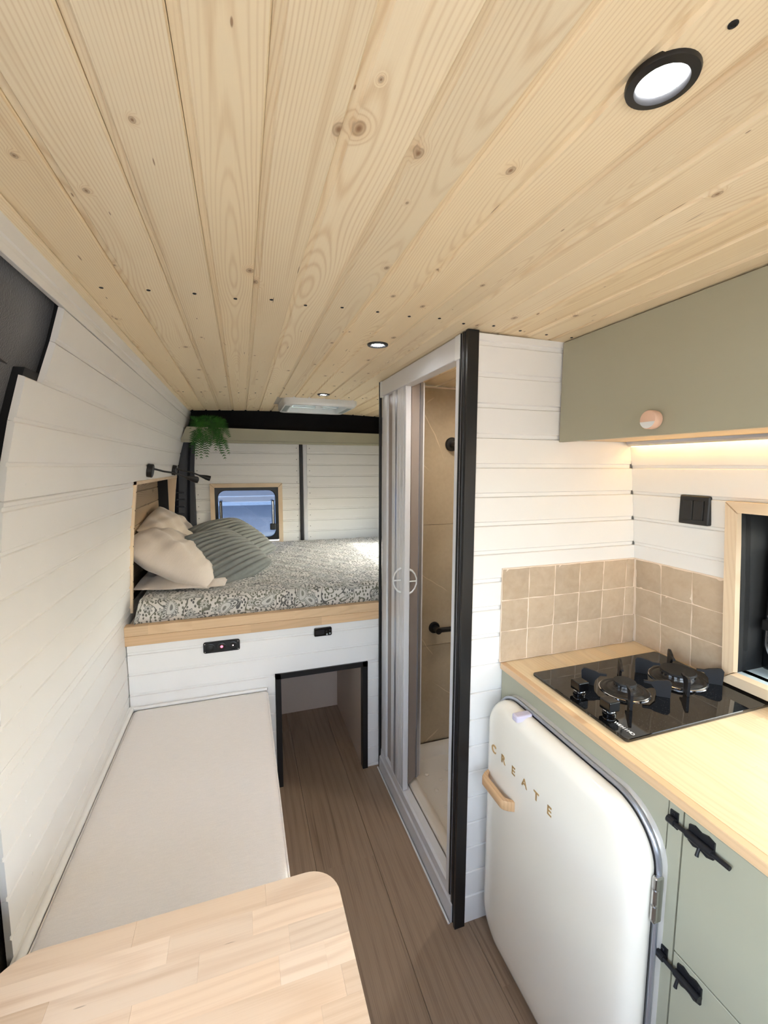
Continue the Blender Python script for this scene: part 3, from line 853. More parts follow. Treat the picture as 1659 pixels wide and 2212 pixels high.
# ---- pillows and cushions
def pillow(name, w, h, t, loc, u, v, mat, label, cat, group=None, ribs=0, piping=False, seed=0, flop=0.0, droop=0.0):
    u = Vector(u).normalized(); v = Vector(v); v = (v - u*v.dot(u)).normalized(); nrm = u.cross(v)
    root = empty(name, loc, label=label, category=cat)
    if group: root['group'] = group
    root.matrix_basis = Matrix.Translation(Vector(loc)) @ frame_rot(u, v, nrm).to_4x4()
    rs = random.Random(seed); ph = [rs.uniform(0, 6.28) for _ in range(8)]
    n = 84 if ribs else 44; top, bot = [], []
    def shape(a, b):
        pinch = 1 - .055*(1-abs(a)**2)*abs(b)**2 if False else 1
        x = a*w/2*(1 - .05*b*b + .03*(1-b*b)*0); y = b*h/2*(1 - .05*a*a)
        e = max(0, 1-abs(a)**2.6)**.55 * max(0, 1-abs(b)**2.6)**.55
        z = t/2*e
        wr = (.010*math.sin(a*5+b*3+ph[0])*math.sin(b*6-a*2+ph[1]) + .006*math.sin(a*11-b*7+ph[2]) + .004*math.sin(b*17+a*6+ph[3]))*e**.7*(0 if ribs else 1)
        rb = 0
        if ribs:
            rb = .020*abs(math.sin(a*ribs*PI/2))**.7*e**.35 - .010*e + .003*math.sin(b*7+ph[0])*math.sin(a*4)*e
        return x, y, z, wr, rb
    for i in range(n+1):
        for j in range(n+1):
            a = math.sin((i/n*2-1)*PI/2*.98)/math.sin(PI/2*.98); b = math.sin((j/n*2-1)*PI/2*.98)/math.sin(PI/2*.98)
            if ribs: a = i/n*2-1
            x, y, z, wr, rb = shape(a, b)
            sagz = -flop*(a*a) - droop*((b+1)/2)**1.5*((1-a)/2)**1.2
            top.append((x, y, z + wr + rb + sagz)); bot.append((x, y, -z*.8 + wr*.3 - rb*.5 + sagz))
    m1 = n+1
    f1 = [(i*m1+j, (i+1)*m1+j, (i+1)*m1+j+1, i*m1+j+1) for i in range(n) for j in range(n)]
    N = m1*m1
    mb = MB(); mb.add(top + bot, f1 + [tuple(reversed([q+N for q in f])) for f in f1])
    me = bpy.data.meshes.new('cover'); me.from_pydata(mb.v, [], mb.f)
    bm = bmesh.new(); bm.from_mesh(me); bmesh.ops.remove_doubles(bm, verts=bm.verts[:], dist=.0003); bmesh.ops.recalc_face_normals(bm, faces=bm.faces[:]); bm.to_mesh(me); bm.free()
    for p in me.polygons: p.use_smooth = True
    me.materials.append(mat)
    c = bpy.data.objects.new('cover', me); COL.objects.link(c); c.parent = root
    if piping:
        path = []
        for (a0, b0), (a1, b1) in (((-1,-1),(1,-1)),((1,-1),(1,1)),((1,1),(-1,1)),((-1,1),(-1,-1))):
            for q in range(12):
                a = a0 + (a1-a0)*q/12; b = b0 + (b1-b0)*q/12
                x, y, *_ = shape(a, b); path.append((x, y, -flop*(a*a) - droop*((b+1)/2)**1.5*((1-a)/2)**1.2))
        path.append(path[0])
        local_build('piping', MB().tube(path, .0055, 6, False), mat, root, 60)
    return root
pillow('pillow', .56, .44, .21, (-.325, 2.375, 1.062), (.05,1,-.03), (-.86,.0,.52), M['cotton'], 'beige cotton pillow nearest the camera at the bed head', 'pillow', 'beige pillows at the bed head', seed=3)
pillow('pillow', .56, .40, .17, (-.395, 2.86, 1.085), (.06,1,.16), (-.66,.05,.72), M['cotton'], 'beige cotton pillow leaning upright in the far niche corner', 'pillow', 'beige pillows at the bed head', seed=9)
pillow('pillow', .56, .40, .04, (-.275, 2.375, .974), (.02,1,0), (-1,.02,.03), M['cotton'], 'flat beige pillow edge lying under the nearest pillow', 'pillow', 'beige pillows at the bed head', seed=15)
pillow('cushion', .39, .36, .15, (-.10, 2.385, 1.070), (.17,-.17,-.20), (.272,.01,-.03), M['plush'], 'ribbed grey plush cushion in front with visible piping', 'cushion', 'ribbed grey cushions', ribs=13, piping=True, seed=4, droop=.14)
pillow('cushion', .42, .40, .15, (-.065, 2.88, 1.060), (.16,-.16,-.17), (.30,.05,-.02), M['plush'], 'ribbed grey plush cushion behind, partly hidden by the other', 'cushion', 'ribbed grey cushions', ribs=13, piping=True, seed=8, droop=.10)

# ---- niche lining and headboard
nf = empty('headboard_niche', (-.47, 2.7, NZ0), label='pine framed niche with stained boards behind the pillows', category='niche')
XB = -.552
def frame_piece(name, pts_outer, parent, mat):
    mb = MB(); mb.prism(pts_outer, (0,0,0)); 
# frame: plywood edges following the wall
mb = MB()
for ya, yb in ((NY0-.012, NY0+.004), (NY1-.004, NY1+.012)):
    mb = MB(); zz = [NZ0-.03 + (NZ1+.014-NZ0+.03)*i/6 for i in range(7)]
    mb.loft([[(LX(q)-.13 if False else XB, ya, q), (LX(q)+.010, ya, q), (LX(q)+.010, yb, q), (XB, yb, q)] for q in zz]); build('frame', mb, M['trim_z'], nf)
mb = MB().box(XB, LX(NZ1)+.012, NY0-.012, NY1+.012, NZ1, NZ1+.014); build('frame', mb, M['trim_y'], nf)
mb = MB().box(XB-.01, LX(NZ0)-.002, NY0+.004, NY1-.004, NZ0-.08, NZ0-.07); build('bottom', mb, M['backing'], nf)
build('back', MB().box(XB-.012, XB-.006, NY0-.012, NY1+.012, NZ0-.08, NZ1+.014), M['felt'], nf)
build('end_lining', MB().box(XB-.006, LX(1.2)-.02, NY1-.010, NY1-.005, NZ0, NZ1-.001), M['felt'], nf)
zz = NZ0-.06
while zz < NZ1-.004:
    zb = min(zz+.088, NZ1-.002)
    board(nf, 'board', (XB-.006, NY0+.006, zz), (XB-.006, NY1-.012, zz), (0,0,1), (1,0,0), zb-zz, t=.014, lip=.003, mat='brown_board')
    zz += .088
for k in range(7):
    zq = .945 + .078*k
    build('screw', MB().lathe((LX(zq)+.010, NY0-.004, zq), (1,0,0), [(.0035,-.001),(.003,.001)], 8), M['black_matte'], nf)

# ---- reading lamps
def reading_lamp(base, head, label):
    base, head = Vector(base), Vector(head)
    t = empty('reading_lamp', base, label=label, category='wall lamp', group='black reading lamps over the bed')
    nd = Vector((1, 0, -.18)).normalized()
    mb = MB(); mb.lathe(base, nd, [(.033,0),(.033,.020),(.030,.023),(.010,.024)], 28); build('base', mb, M['black'], t, smooth=40)
    p0 = base + nd*.02 + Vector((0,0,.012)); d = (head-p0)
    mb = MB(); mb.tube([p0, p0 + d*.25, p0 + d*.5 + Vector((0,0,.006)), p0 + d*.78], .005, 10); build('arm', mb, M['black'], t, smooth=60)
    e = d.normalized(); mb = MB(); q = p0 + d*.76
    mb.lathe(q, e, [(.006,0),(.008,.010),(.016,.045),(.018,.07),(.0165,.071),(.0155,.06)], 20); build('shade', mb, M['black'], t, smooth=40)
    build('lens', MB().lathe(q, e, [(.0155,.062),(.0154,.066)], 16), M['white_plastic'], t)
reading_lamp((LX(1.505)+.001, 2.335, 1.505), (-.235, 2.50, 1.455), 'black reading lamp on the wall nearer the camera')
reading_lamp((LX(1.50)+.001, 3.13, 1.50), (-.225, 3.17, 1.448), 'black reading lamp on the wall nearer the rear doors')

# ================================================================== REAR DOORS
RW = (-.223, .297, .934, 1.397)        # outer trim of the rear window x0,x1,z0,z1
d1 = build('door_1', MB().box(-.33, .436, YR+.012, YR+.03, .85, .945).box(-.33, -.20, YR+.012, YR+.03, .945, 1.385).box(.275, .436, YR+.012, YR+.03, .945, 1.385).box(-.33, .436, YR+.012, YR+.03, 1.385, 1.80), M['backing'], kind=ST)
d2 = build('door_2', MB().box(.47, 1.36, YR+.012, YR+.03, .85, 1.80), M['backing'], kind=ST)
zr = 1.622
zlist = [zr + .0875] + [zr - .0875*i for i in range(10)]
for zb, za in zip(zlist, zlist[1:]):
    if zb < .86: break
    parts_ = [(za, zb)]
    for cut in (RW[3]-.004, RW[2]-.016):
        parts_ = [q for p in parts_ for q in ([(p[0], cut), (cut, p[1])] if p[0]+.006 < cut < p[1]-.006 else [p])]
    for k_, (a_, b_) in enumerate(parts_):
        segs = [(-.322, .432)]
        if a_ < RW[3]-.006 and b_ > RW[2]: segs = [(-.322, RW[0]+.004), (RW[1]-.004, .432)]
        for xa, xb in segs: board(d1, 'board', (xa, YR+.012, a_), (xb, YR+.012, a_), (0,0,1), (0,-1,0), b_-a_, dep=.006, lip=.009 if k_ == 0 else 0)
    board(d2, 'board', (.492, YR+.012, za), (1.34, YR+.012, za), (0,0,1), (0,-1,0), zb-za, dep=.006)
    sm = MESH.get('dscrew')
    if sm is None:
        sm = mesh_from('screw', MB().lathe((0,0,0), (0,-1,0), [(.0035,-.001),(.003,.001)], 8)); sm.materials.append(M['gasket']); MESH['dscrew'] = sm
    inst('screw', sm, d1, (.412, YR, (za+zb)/2)); inst('screw', sm, d1, (-.305, YR, (za+zb)/2)); inst('screw', sm, d2, (.512, YR, (za+zb)/2))
build('door_seal', MB().rbox(.434, .458, YR-.012, YR+.012, .80, 1.76, .004), M['black'], d1)
build('door_edge', MB().rbox(.458, .490, YR-.016, YR+.012, .80, 1.76, .006), M['alu_white'], d2)
# dark corner pillar left of the doors
mb = MB()
prof = [(-.475, YR-.008), (-.44, YR-.030), (-.405, YR-.012), (-.385, YR-.014), (-.365, YR-.034), (-.338, YR-.024), (-.322, YR+.002), (-.322, YR+.02), (-.475, YR+.02)]
def pl(z):
    s = min(0, (LX(z)+.478)*0) ; dx = (LX(max(z,.9))+.478)*.35
    return [(x+dx*(1 if x < -.33 else 0), y, z) for x, y in prof]
mb.loft([pl(z) for z in (.80, 1.0, 1.2, 1.4, 1.5, 1.6, 1.70)])
pr = build('trim_2', mb, M['dark_plastic'], kind=ST, smooth=35)
for k in range(8):
    z_ = .98 + k*.05
    dx = (LX(z_)+.478)*.35
    build('rib', MB().rbox(-.455+dx, -.40+dx, YR-.034, YR-.012, z_, z_+.010, .003), M['dark_plastic'], pr)
# felt header above the doors and outer closing panels
hd = build('trim_3', MB().box(-.60, 1.50, YR-.012, YR+.03, 1.712, 1.97), M['felt'], kind=ST)
build('header_roof', MB().box(-.60, 1.50, YC, YR+.03, 1.945, 1.96), M['felt'], hd)
build('side_closing', MB().box(-.62, -.47, 3.40, YR+.03, 0, 1.95).box(1.33, 1.5, YR-.01, YR+.03, 0, 1.95).box(-.6, 1.5, YR+.0, YR+.03, 0, .85), M['felt'], hd)
# shelf board with sage fascia
sf = empty('rear_shelf', (.4, 3.2, 1.69), label='sage green shelf fascia running above the rear doors', category='shelf')
mb = MB(); mb.prism([(-.378, 3.185, 1.702), (1.20, 3.185, 1.702), (1.20, 3.185, 1.772), (-.338, 3.185, 1.788)], (0,.014,0)); build('fascia', mb, M['sage'], sf)
build('lower_lip', MB().rbox(-.376, 1.20, 3.192, 3.216, 1.684, 1.702, .003), M['sage'], sf)
build('shelf_board', MB().box(-.338, 1.16, 3.20, 3.405, 1.712, 1.726), M['sage'], sf)

# rear window
def window_trim(parent, ax, a0, a1, b0, b1, w, off, d, mat):
    """four mitred trim pieces round an opening; a,b are in-plane coordinates of the outer edge"""
    P = [((a0,b0),(a1,b0),(a1-w,b0+w),(a0+w,b0+w)), ((a1,b0),(a1,b1),(a1-w,b1-w),(a1-w,b0+w)), ((a1,b1),(a0,b1),(a0+w,b1-w),(a1-w,b1-w)), ((a0,b1),(a0,b0),(a0+w,b0+w),(a0+w,b1-w))]
    for q in P:
        l0 = plane(ax, q, off); l1 = plane(ax, [((p[0]-sum(t[0] for t in q)/4)*.997+sum(t[0] for t in q)/4, (p[1]-sum(t[1] for t in q)/4)*.985+sum(t[1] for t in q)/4) for p in q], off+d)
        build('trim_piece', MB().loft([l0, l1]), M['trim_z'] if abs(q[0][0]-q[1][0]) < 1e-6 else M['trim_x'], parent, origin=l0[0])
w1 = empty('window_1', (.037, YR, .94), kind=ST)
window_trim(w1, 'y', RW[0], RW[1], RW[2]-.02, RW[3], .031, YR-.001, -.016, None)
cx, cz = (RW[0]+RW[1])/2, (RW[2]+RW[3])/2 - .003
mb = MB(); rr_ring(mb, 'y', cx, cz, .465, .41, .012, .415, .36, .055, YR+.035, YR-.004, 7, .004); build('frame', mb, M['black'], w1, smooth=35)
mb = MB(); rr_ring(mb, 'y', cx, cz, .446, .40, .05, .438, .386, .05, YR+.02, YR+.045, 7); build('seal', mb, M['black_matte'], w1, smooth=35)
build('pane', MB().box(cx-.21, cx+.21, YR+.050, YR+.054, cz-.19, cz+.185), M['tint_glass'], w1)
for sx in (-1, 1):
    xq = cx + sx*.188
    st = build('stay', MB().rbox(xq-.010, xq+.010, YR-.016, YR-.002, cz-.085, cz+.105, .004), M['black'], w1)
    build('stay_rod', MB().tube([(xq-.003, YR-.019, cz-.075), (xq-.003, YR-.019, cz+.095)], .0042, 8), M['steel'], st)
    build('stay_bracket', MB().rbox(xq-.014, xq+.022*sx+.010, YR-.020, YR-.003, cz-.115, cz-.080, .004), M['black'], st)
build('latch', MB().rbox(cx+.162, cx+.205, YR-.026, YR-.003, cz-.125, cz-.075, .006), M['black'], w1)
build('latch', MB().rbox(cx-.035, cx+.025, YR-.024, YR-.003, cz-.185, cz-.142, .006), M['black'], w1)

# ---- trailing fern
fern = empty('hanging_fern', (-.20, 3.24, 1.726), label='green trailing fern hanging over the shelf corner', category='plant')
mb = MB(); mb.lathe((-.20, 3.26, 1.7265), (0,0,1), [(.045,0),(.06,.07),(.062,.075),(.055,.074),(.05,.02)], 20); build('pot', mb, M['black_matte'], fern, smooth=40)
rf = random.Random(21)
def frond(p0, p1, drop, length_scale, seed):
    r = random.Random(seed)
    P0, P1 = Vector(p0), Vector(p1); pts = []
    n = 38
    for i in range(n+1):
        t = i/n; q = P0.lerp(P1, min(1, t*1.0)); q.z = P0.z + (P1.z-P0.z)*t**2 + drop*4*t*(1-t)
        q += Vector((.008*math.sin(t*9+seed), .006*math.sin(t*7+seed*2), 0)); pts.append(q)
    mb = MB(); mb.tube(pts, [.0016*(1-.7*i/n) for i in range(n+1)], 4)
    for i in range(2, n):
        t = i/n; q = pts[i]; d = (pts[min(i+1, n)]-pts[i-1]).normalized()
        side = d.cross(Vector((r.uniform(-.35,.35), -1, r.uniform(0,.3)))).normalized()
        l = length_scale*(.034*math.sin(PI*min(1, t*.85+.12))**.8 + .004)
        for s in (-1, 1):
            a = q; tip = q + side*s*l + d*l*.30 + Vector((0, r.uniform(-.004,.004), -.25*l)); w = d*.0030
            m_ = a.lerp(tip, .5)
            mb.add([tuple(a-w), tuple(m_-w*.9+Vector((0,-.001,0))), tuple(tip), tuple(m_+w*.9+Vector((0,-.001,0))), tuple(a+w)], [(0,1,3,4),(1,2,3)])
    return mb
ends = [(-.325,1.64),(-.30,1.60),(-.30,1.66),(-.275,1.58),(-.255,1.565),(-.235,1.60),(-.225,1.575),(-.185,1.66),(-.15,1.62),(-.115,1.60),(-.10,1.565),(-.08,1.60),(-.125,1.65),(-.255,1.64),(-.30,1.66),(-.14,1.66),(-.19,1.65),(-.09,1.64),(-.27,1.70),(-.22,1.69),(-.16,1.70),(-.11,1.70),(-.06,1.72)]
for k, (ex, ez) in enumerate(ends):
    build('frond', frond((-.20 + rf.uniform(-.035,.035), 3.255, 1.80), (ex, 3.165 + rf.uniform(-.015,.012), ez), .06 + rf.uniform(-.01,.02), 1.0, k), M['leaf'], fern)
for k in range(13):
    a = rf.uniform(-.1, PI+.1); L_ = rf.uniform(.05, .115)
    build('frond', frond((-.20, 3.245, 1.79), (-.20 + L_*math.cos(a) + (.05 if k > 9 else 0), 3.20 + rf.uniform(-.03,.05), 1.765 + rf.uniform(0,.105)), .025, .75, 40+k), M['leaf'], fern)

# ---- roof hatches
def hatch(cx, cy, label, glass, zc=1.917):
    rv = empty('roof_vent', (cx, cy, 1.90), label=label, category='roof vent', group='white roof hatches')
    rr = lambda w, h, r: rrect(cx, cy, w, h, r)
    L = [plane('z', rr(.440, .455, .05), zc+.010), plane('z', rr(.440, .455, .05), zc-.020), plane('z', rr(.420, .435, .045), zc-.034), plane('z', rr(.330, .350, .02), zc-.034), plane('z', rr(.322, .342, .02), zc-.018), plane('z', rr(.322, .342, .02), zc+.010)]
    build('frame', MB().loft(L, ring=True), M['white_plastic'], rv, smooth=40)
    build('pane', MB().box(cx-.1605, cx+.1605, cy-.1705, cy+.1705, zc-.004, zc), M[glass], rv)
    for dx in (-.187, .187):
        build('louvre', MB().box(cx+dx-.014, cx+dx+.014, cy-.13, cy+.13, zc-.0352, zc-.033), M['grey_plastic'], rv)
    build('handle', MB().rbox(cx-.023, cx+.023, cy-.12, cy-.10, zc-.040, zc-.012, .004), M['white_plastic'], rv)
    build('hatch_bar', MB().rbox(cx-.138, cx+.138, cy+.01, cy+.025, zc-.018, zc-.011, .003), M['white_plastic'], rv)
hatch(.463, 2.79, 'white rectangular roof hatch at the rear beside the black felt band', 'vent_blind')
hatch(.672, .015, 'white roof hatch at the top corner above the kitchen', 'vent_glass')

# ---- ceiling spots
def spot(x, y, label, glow='spot_glow'):
    z_ = ceil_z(x)
    t = empty('ceiling_spot', (x, y, z_), label=label, category='spotlight', group='recessed ceiling spots')
    mb = MB(); mb.lathe((x, y, z_+.002), (0,0,-1), [(.0335,0),(.034,.003),(.033,.006),(.025,.0075),(.0205,.004),(.0198,.001)], 40); build('ring', mb, M['black'], t, smooth=40)
    build('diffuser', MB().lathe((x, y, z_+.002), (0,0,-1), [(.0198,.0022),(.0194,.0036)], 32), M[glow], t)
spot(.420, .371, 'large lit ceiling spot with black ring above the kitchen')
spot(.433, 1.381, 'lit ceiling spot in front of the shower enclosure')
spot(.443, 2.408, 'small lit ceiling spot beside the roof hatch')

spot(.93, 1.42, 'recessed spot inside the shower enclosure ceiling', 'shower_glow')

# ================================================================== BENCH AND TABLE
bb = empty('bench_box', (-.2, 1.45, 0), label='white storage bench box beneath the cream cushion', category='bench')
build('carcass', MB().box(-.474, .070, .92, 1.968, .0, .425), M['backing'], bb)
for k in range(5):
    za = .004 + k*.085
    board(bb, 'board', (.070, .92, za), (.070, 1.966, za), (0,0,1), (1,0,0), min(.085, .425-za))
build('lid', MB().rbox(-.474, .083, .915, 1.968, .426, .440, .002), M['white'], bb)
build('wall_bead', MB().tube([(-.468, .93, .5065), (-.468, 1.965, .5065)], .010, 10).box(-.478, -.468, .93, 1.966, .44, .515), M['white'], bb, smooth=50)
build('end_bead', MB().rbox(-.474, .085, 1.958, 1.972, .498, .512, .004), M['white'], bb)
cu = empty('bench_cushion', (-.2, 1.45, .44), label='long flat cream linen bench cushion along the left wall', category='cushion')
mb = MB(); CXm, CYm, CW, CL = -.1865, 1.438, .540, 1.032
rr_loft(mb, 'z', CXm, CYm, CW, CL, .022, [(.010,.4405),(.003,.444),(0,.452),(0,.492),(.003,.500),(.010,.5045),(.03,.5065),(.08,.508)], 8)
build('cover', mb, M['linen'], cu, smooth=60)
mb = MB(); pth = plane('z', rrect(CXm, CYm, CW, CL, .022, 8), .497); pth.append(pth[0]); mb.tube(pth, .0032, 6, False); build('piping', mb, M['linen'], cu, smooth=60)

tb = empty('table', (-.12, .5, 0), label='pale birch table top with rounded corner over the bench end', category='table')
TX0, TX1, TY0, TY1, TZ = -.402, .155, .16, .789, .72
outline = rrect((TX0+TX1)/2, (TY0+TY1)/2, TX1-TX0, TY1-TY0, .058, 10)
def clip(poly, half):      # half: (a,b,c) keep a*x+b*y <= c
    a, b, c = half; out = []
    for p, q in zip(poly, poly[1:]+poly[:1]):
        dp, dq = a*p[0]+b*p[1]-c, a*q[0]+b*q[1]-c
        if dp <= 0: out.append(p)
        if dp*dq < 0:
            t = dp/(dp-dq); out.append((p[0]+(q[0]-p[0])*t, p[1]+(q[1]-p[1])*t))
    return out
def stave(parent, outline, x0, x1, y0, y1, z0, z1, mat, along='x'):
    p = outline
    for h in ((1,0,x1),(-1,0,-x0),(0,1,y1),(0,-1,-y0)):
        p = clip(p, h)
        if len(p) < 3: return
    q = []
    for pt in p:
        if not q or math.hypot(pt[0]-q[-1][0], pt[1]-q[-1][1]) > 1e-5: q.append(pt)
    if math.hypot(q[0][0]-q[-1][0], q[0][1]-q[-1][1]) < 1e-5: q.pop()
    c = (sum(t[0] for t in q)/len(q), sum(t[1] for t in q)/len(q))
    sh_ = lambda pt, k: (c[0]+(pt[0]-c[0])*k, c[1]+(pt[1]-c[1])*k)
    if along == 'x': loc = lambda pt, z: (pt[0]-c[0], pt[1]-c[1], z-z0)
    else: loc = lambda pt, z: (pt[1]-c[1], -(pt[0]-c[0]), z-z0)
    mb = MB(); mb.loft([[loc(t, z0) for t in q], [loc(t, z1-.0006) for t in q], [loc(sh_(t, .9985), z1) for t in q]])
    me = mesh_from('stave', mb); me.materials.append(mat)
    rot = None if along == 'x' else Matrix.Rotation(PI/2, 3, 'Z')
    inst('stave', me, parent, (c[0], c[1], z0), rot)
top = empty('tt', (0,0,0)); bpy.data.objects.remove(top)
rt = random.Random(5)
rowsy = [TY1]; 
while rowsy[-1] > TY0: rowsy.append(rowsy[-1] - .0445)
fixed = {0: [-.20,.02], 1: [-.14,-.005], 2: [-.30,-.09,.055], 3: [-.18,.035,.11], 4: [-.24,.13], 5: [-.1,.09], 6: [-.31,-.02]}
for k, (yb, ya) in enumerate(zip(rowsy, rowsy[1:])):
    cuts = [TX0] + fixed.get(k, [TX0 + .1 + .2*rt.random(), .0 + .1*rt.random()]) + [TX1]
    for xa, xb in zip(cuts, cuts[1:]): stave(tb, outline, xa, xb, ya, yb, TZ-.028, TZ, M['birch'])
build('leg', MB().lathe((-.12, .45, 0.001), (0,0,1), [(.12,0),(.12,.006),(.035,.012),(.03,.02),(.03,.66),(.08,.668),(.08,.6905)], 28), M['black_matte'], tb, smooth=40)

# ================================================================== KITCHEN
KX = .776
kc = empty('kitchen_cabinet', (1.05, .4, 0), label='sage green kitchen base cabinet with black bolt latches', category='cabinet')
KY0 = -.60
build('carcass', MB().box(KX+.02, 1.325, KY0, .522, .0, .88).box(1.305, 1.325, .53, 1.136, 0, .88), M['backing'], kc)
FY, FZ, FW, FH = .8425, .426, .560, .820
_o = rrect((.5655+1.1365)/2, .4405, 1.1365-.5655, .881, .0005, 12)
_i = [(max(.568, a), b) for a, b in rrect(FY, FZ, FW+.0135, FH+.0135, .1127, 12)]
build('filler_panel', MB().loft([plane('x', _o, KX+.018), plane('x', _o, KX), plane('x', _i, KX), plane('x', _i, KX+.018)], ring=True), M['sage'], kc)
build('filler_panel', MB().box(KX, KX+.018, .5355, .5630, .02, .881), M['sage'], kc)
build('side_gap', MB().box(KX+.012, KX+.019, .552, .568, .02, .88), M['black_matte'], kc)
dr = build('door', MB().rbox(KX-.001, KX+.018, .07, .5325, .5885, .879, .0012, 1), M['sage'], kc)
dr2 = build('door', MB().rbox(KX-.001, KX+.018, .07, .5325, .02, .5855, .0012, 1), M['sage'], kc)
for ya, yb in ((-.41, .067),):
    build('door', MB().rbox(KX-.001, KX+.018, ya, yb, .02, .879, .0012, 1), M['sage'], kc)
def bolt(par, y_keep, y_end, z, slid, lab):
    # keeper on the stile, barrel plate on the door
    x = KX-.001
    b = build('bolt_latch', (lambda mb: mb.loft([plane('x', [(y_keep-.026+dy, z+dz) for dy, dz in ((0,.017),(-.010,.021),(-.022,.017),(-.034,.021),(-.046,.017),(-.046,-.015),(-.034,-.020),(-.022,-.015),(-.010,-.020),(0,-.015))], x+o) for o in (0, -.004)]))(MB()), M['iron'], par)
    r0, r1 = (y_keep+.004, y_keep-.102) if slid else (y_keep+.012, y_keep-.060)
    mb = MB(); mb.tube([(x-.009, r0, z), (x-.009, r1, z)], .0042, 10); build('rod', mb, M['iron'], b, smooth=60)
    mb = MB(); mb.tube([(x-.008, y_keep-.026, z), (x-.008, y_keep-.073, z)], .0072, 12); build('barrel', mb, M['iron'], b, smooth=60)
    ky = y_keep-.052 if slid else y_keep-.034
    mb = MB(); mb.tube([(x-.010, ky, z-.004), (x-.014, ky, z-.014), (x-.016, ky, z-.021)], [.003,.003,.0035], 8); build('knob', mb, M['iron'], b, smooth=60)
    for dy in (-.031, -.067):
        for dz in (.0145, -.0135):
            build('screw', MB().lathe((x-.003, y_keep+dy, z+dz), (-1,0,0), [(.0028,0),(.002,.0016)], 10), M['iron'], b)
    mb = MB(); mb.loft([plane('x', [(y_keep+.012+dy, z+dz) for dy, dz in ((0,.016),(-.016,.018),(-.016,-.016),(0,-.014))], KX+o) for o in (0,-.003)])
    mb.tube([(x-.008, y_keep+.011, z), (x-.008, y_keep-.003, z)], .0075, 12)
    k = build('bolt_keeper', mb, M['iron'], kc)
    build('screw', MB().lathe((x-.003, y_keep+.004, z+.012), (-1,0,0), [(.0028,0),(.002,.0016)], 10), M['iron'], k)
bolt(dr, .547, .46, .850, True, '')
bolt(dr2, .547, .48, .557, False, '')
# worktop
wt = empty('worktop', (1.05, .4, .882), label='pale wooden kitchen worktop with oiled front edge', category='worktop')
WTX0, WTX1, WTY0, WTY1, WTZ = .770, 1.326, KY0, 1.138, .904
build('core', MB().box(.789, WTX1, WTY0, WTY1, .882, .896), M['maple'], wt)
board(wt, 'front_edge', (.7885, WTY0, .8825), (.7885, WTY1, .8825), (0,0,1), (-1,0,0), .0212, t=.0185, lip=0, mat='beech')
rectw = [(WTX0+.0185, WTY0), (WTX1, WTY0), (WTX1, WTY1), (WTX0+.0185, WTY1)]
rw_ = random.Random(11); x = WTX0+.0185; k = 0
while x < WTX1-.005:
    xb = min(x+.044, WTX1); ys = [WTY1]; ys.append(WTY1 - rw_.uniform(.15,.6))
    while ys[-1] > WTY0: ys.append(ys[-1] - rw_.uniform(.38,.62))
    ys[-1] = WTY0
    for yb, ya in zip(ys, ys[1:]):
        if yb-ya > .01: stave(wt, rectw, x, xb, ya, yb, .8962, WTZ, M['maple'], 'y')
    x = xb; k += 1

# fridge
fr = empty('fridge', (1.0, .84, 0), label='retro cream fridge with rounded door and oak handle', category='fridge')
FY, FZ, FW, FH = .8425, .426, .560, .820
mb = MB(); rr_loft(mb, 'x', FY, FZ, FW+.012, FH+.012, .112, [(.0,1.28),(0,.772),(.003,.766),(.010,.763),(.018,.765)], 12)
body = build('body', mb, M['rim'], fr, smooth=40)
mb = MB(); rr_ring(mb, 'x', FY, FZ, FW-.022, FH-.022, .09, FW-.06, FH-.06, .08, .767, .752, 12); build('gasket', mb, M['gasket'], fr, smooth=40)
mb = MB(); rr_loft(mb, 'x', FY, FZ, FW-.004, FH-.004, .106, [(.004,.753),(0,.750),(0,.738),(.003,.728),(.010,.718),(.020,.7115),(.034,.708),(.06,.7065),(.10,.7055),(.16,.705)], 14)
door = build('door', mb, M['enamel'], fr, smooth=60)
# chrome bead round the door edge
mb = MB(); pth = plane('x', rrect(FY, FZ, FW+.004, FH+.004, .109, 14), .758); pth.append(pth[0]); mb.tube(pth, .0052, 8, False); build('edge_bead', mb, M['silver'], fr, smooth=60)
# oak bow handle
hy0, hy1, hz = 1.092, .950, .570
mb = MB()
sec = []
N = 18
for i in range(N+1):
    t = i/N; y = hy0 + (hy1-hy0)*t
    e = abs(2*t-1); lift = .030*(1 - max(0, (e-.62)/.38)**2.2)
    xo = .706 - lift - .004; th = .0085 + .010*max(0, (e-.55)/.45)**2; hh = .0135 + .001*e
    xi = min(.7065, xo + th*2) if e < .93 else .7065
    sec.append([(xo, y, hz+hh*.7), (xo, y, hz-hh*.7), (xo+.003, y, hz-hh), (xi, y, hz-hh), (xi, y, hz+hh), (xo+.003, y, hz+hh)])
mb.loft(sec); 
hand = build('handle', mb, M['oak'], fr, smooth=40)
def letters(text, parent, mat, size, pos, rotm, extrude, adv, name='letter'):
    """each letter a small solid of its own"""
    p = Vector(pos)
    for ch in text:
        cu_ = bpy.data.curves.new('t', 'FONT'); cu_.body = ch; cu_.size = size; cu_.extrude = extrude; cu_.align_x = 'CENTER'; cu_.offset = size*.018
        to = bpy.data.objects.new('t', cu_); COL.objects.link(to)
        dg = bpy.context.evaluated_depsgraph_get(); me = bpy.data.meshes.new_from_object(to.evaluated_get(dg))
        bpy.data.objects.remove(to); bpy.data.curves.remove(cu_)
        me.materials.clear(); me.materials.append(mat); me.name = name
        inst(name, me, parent, p, rotm)
        p = p + rotm.col[0]*adv
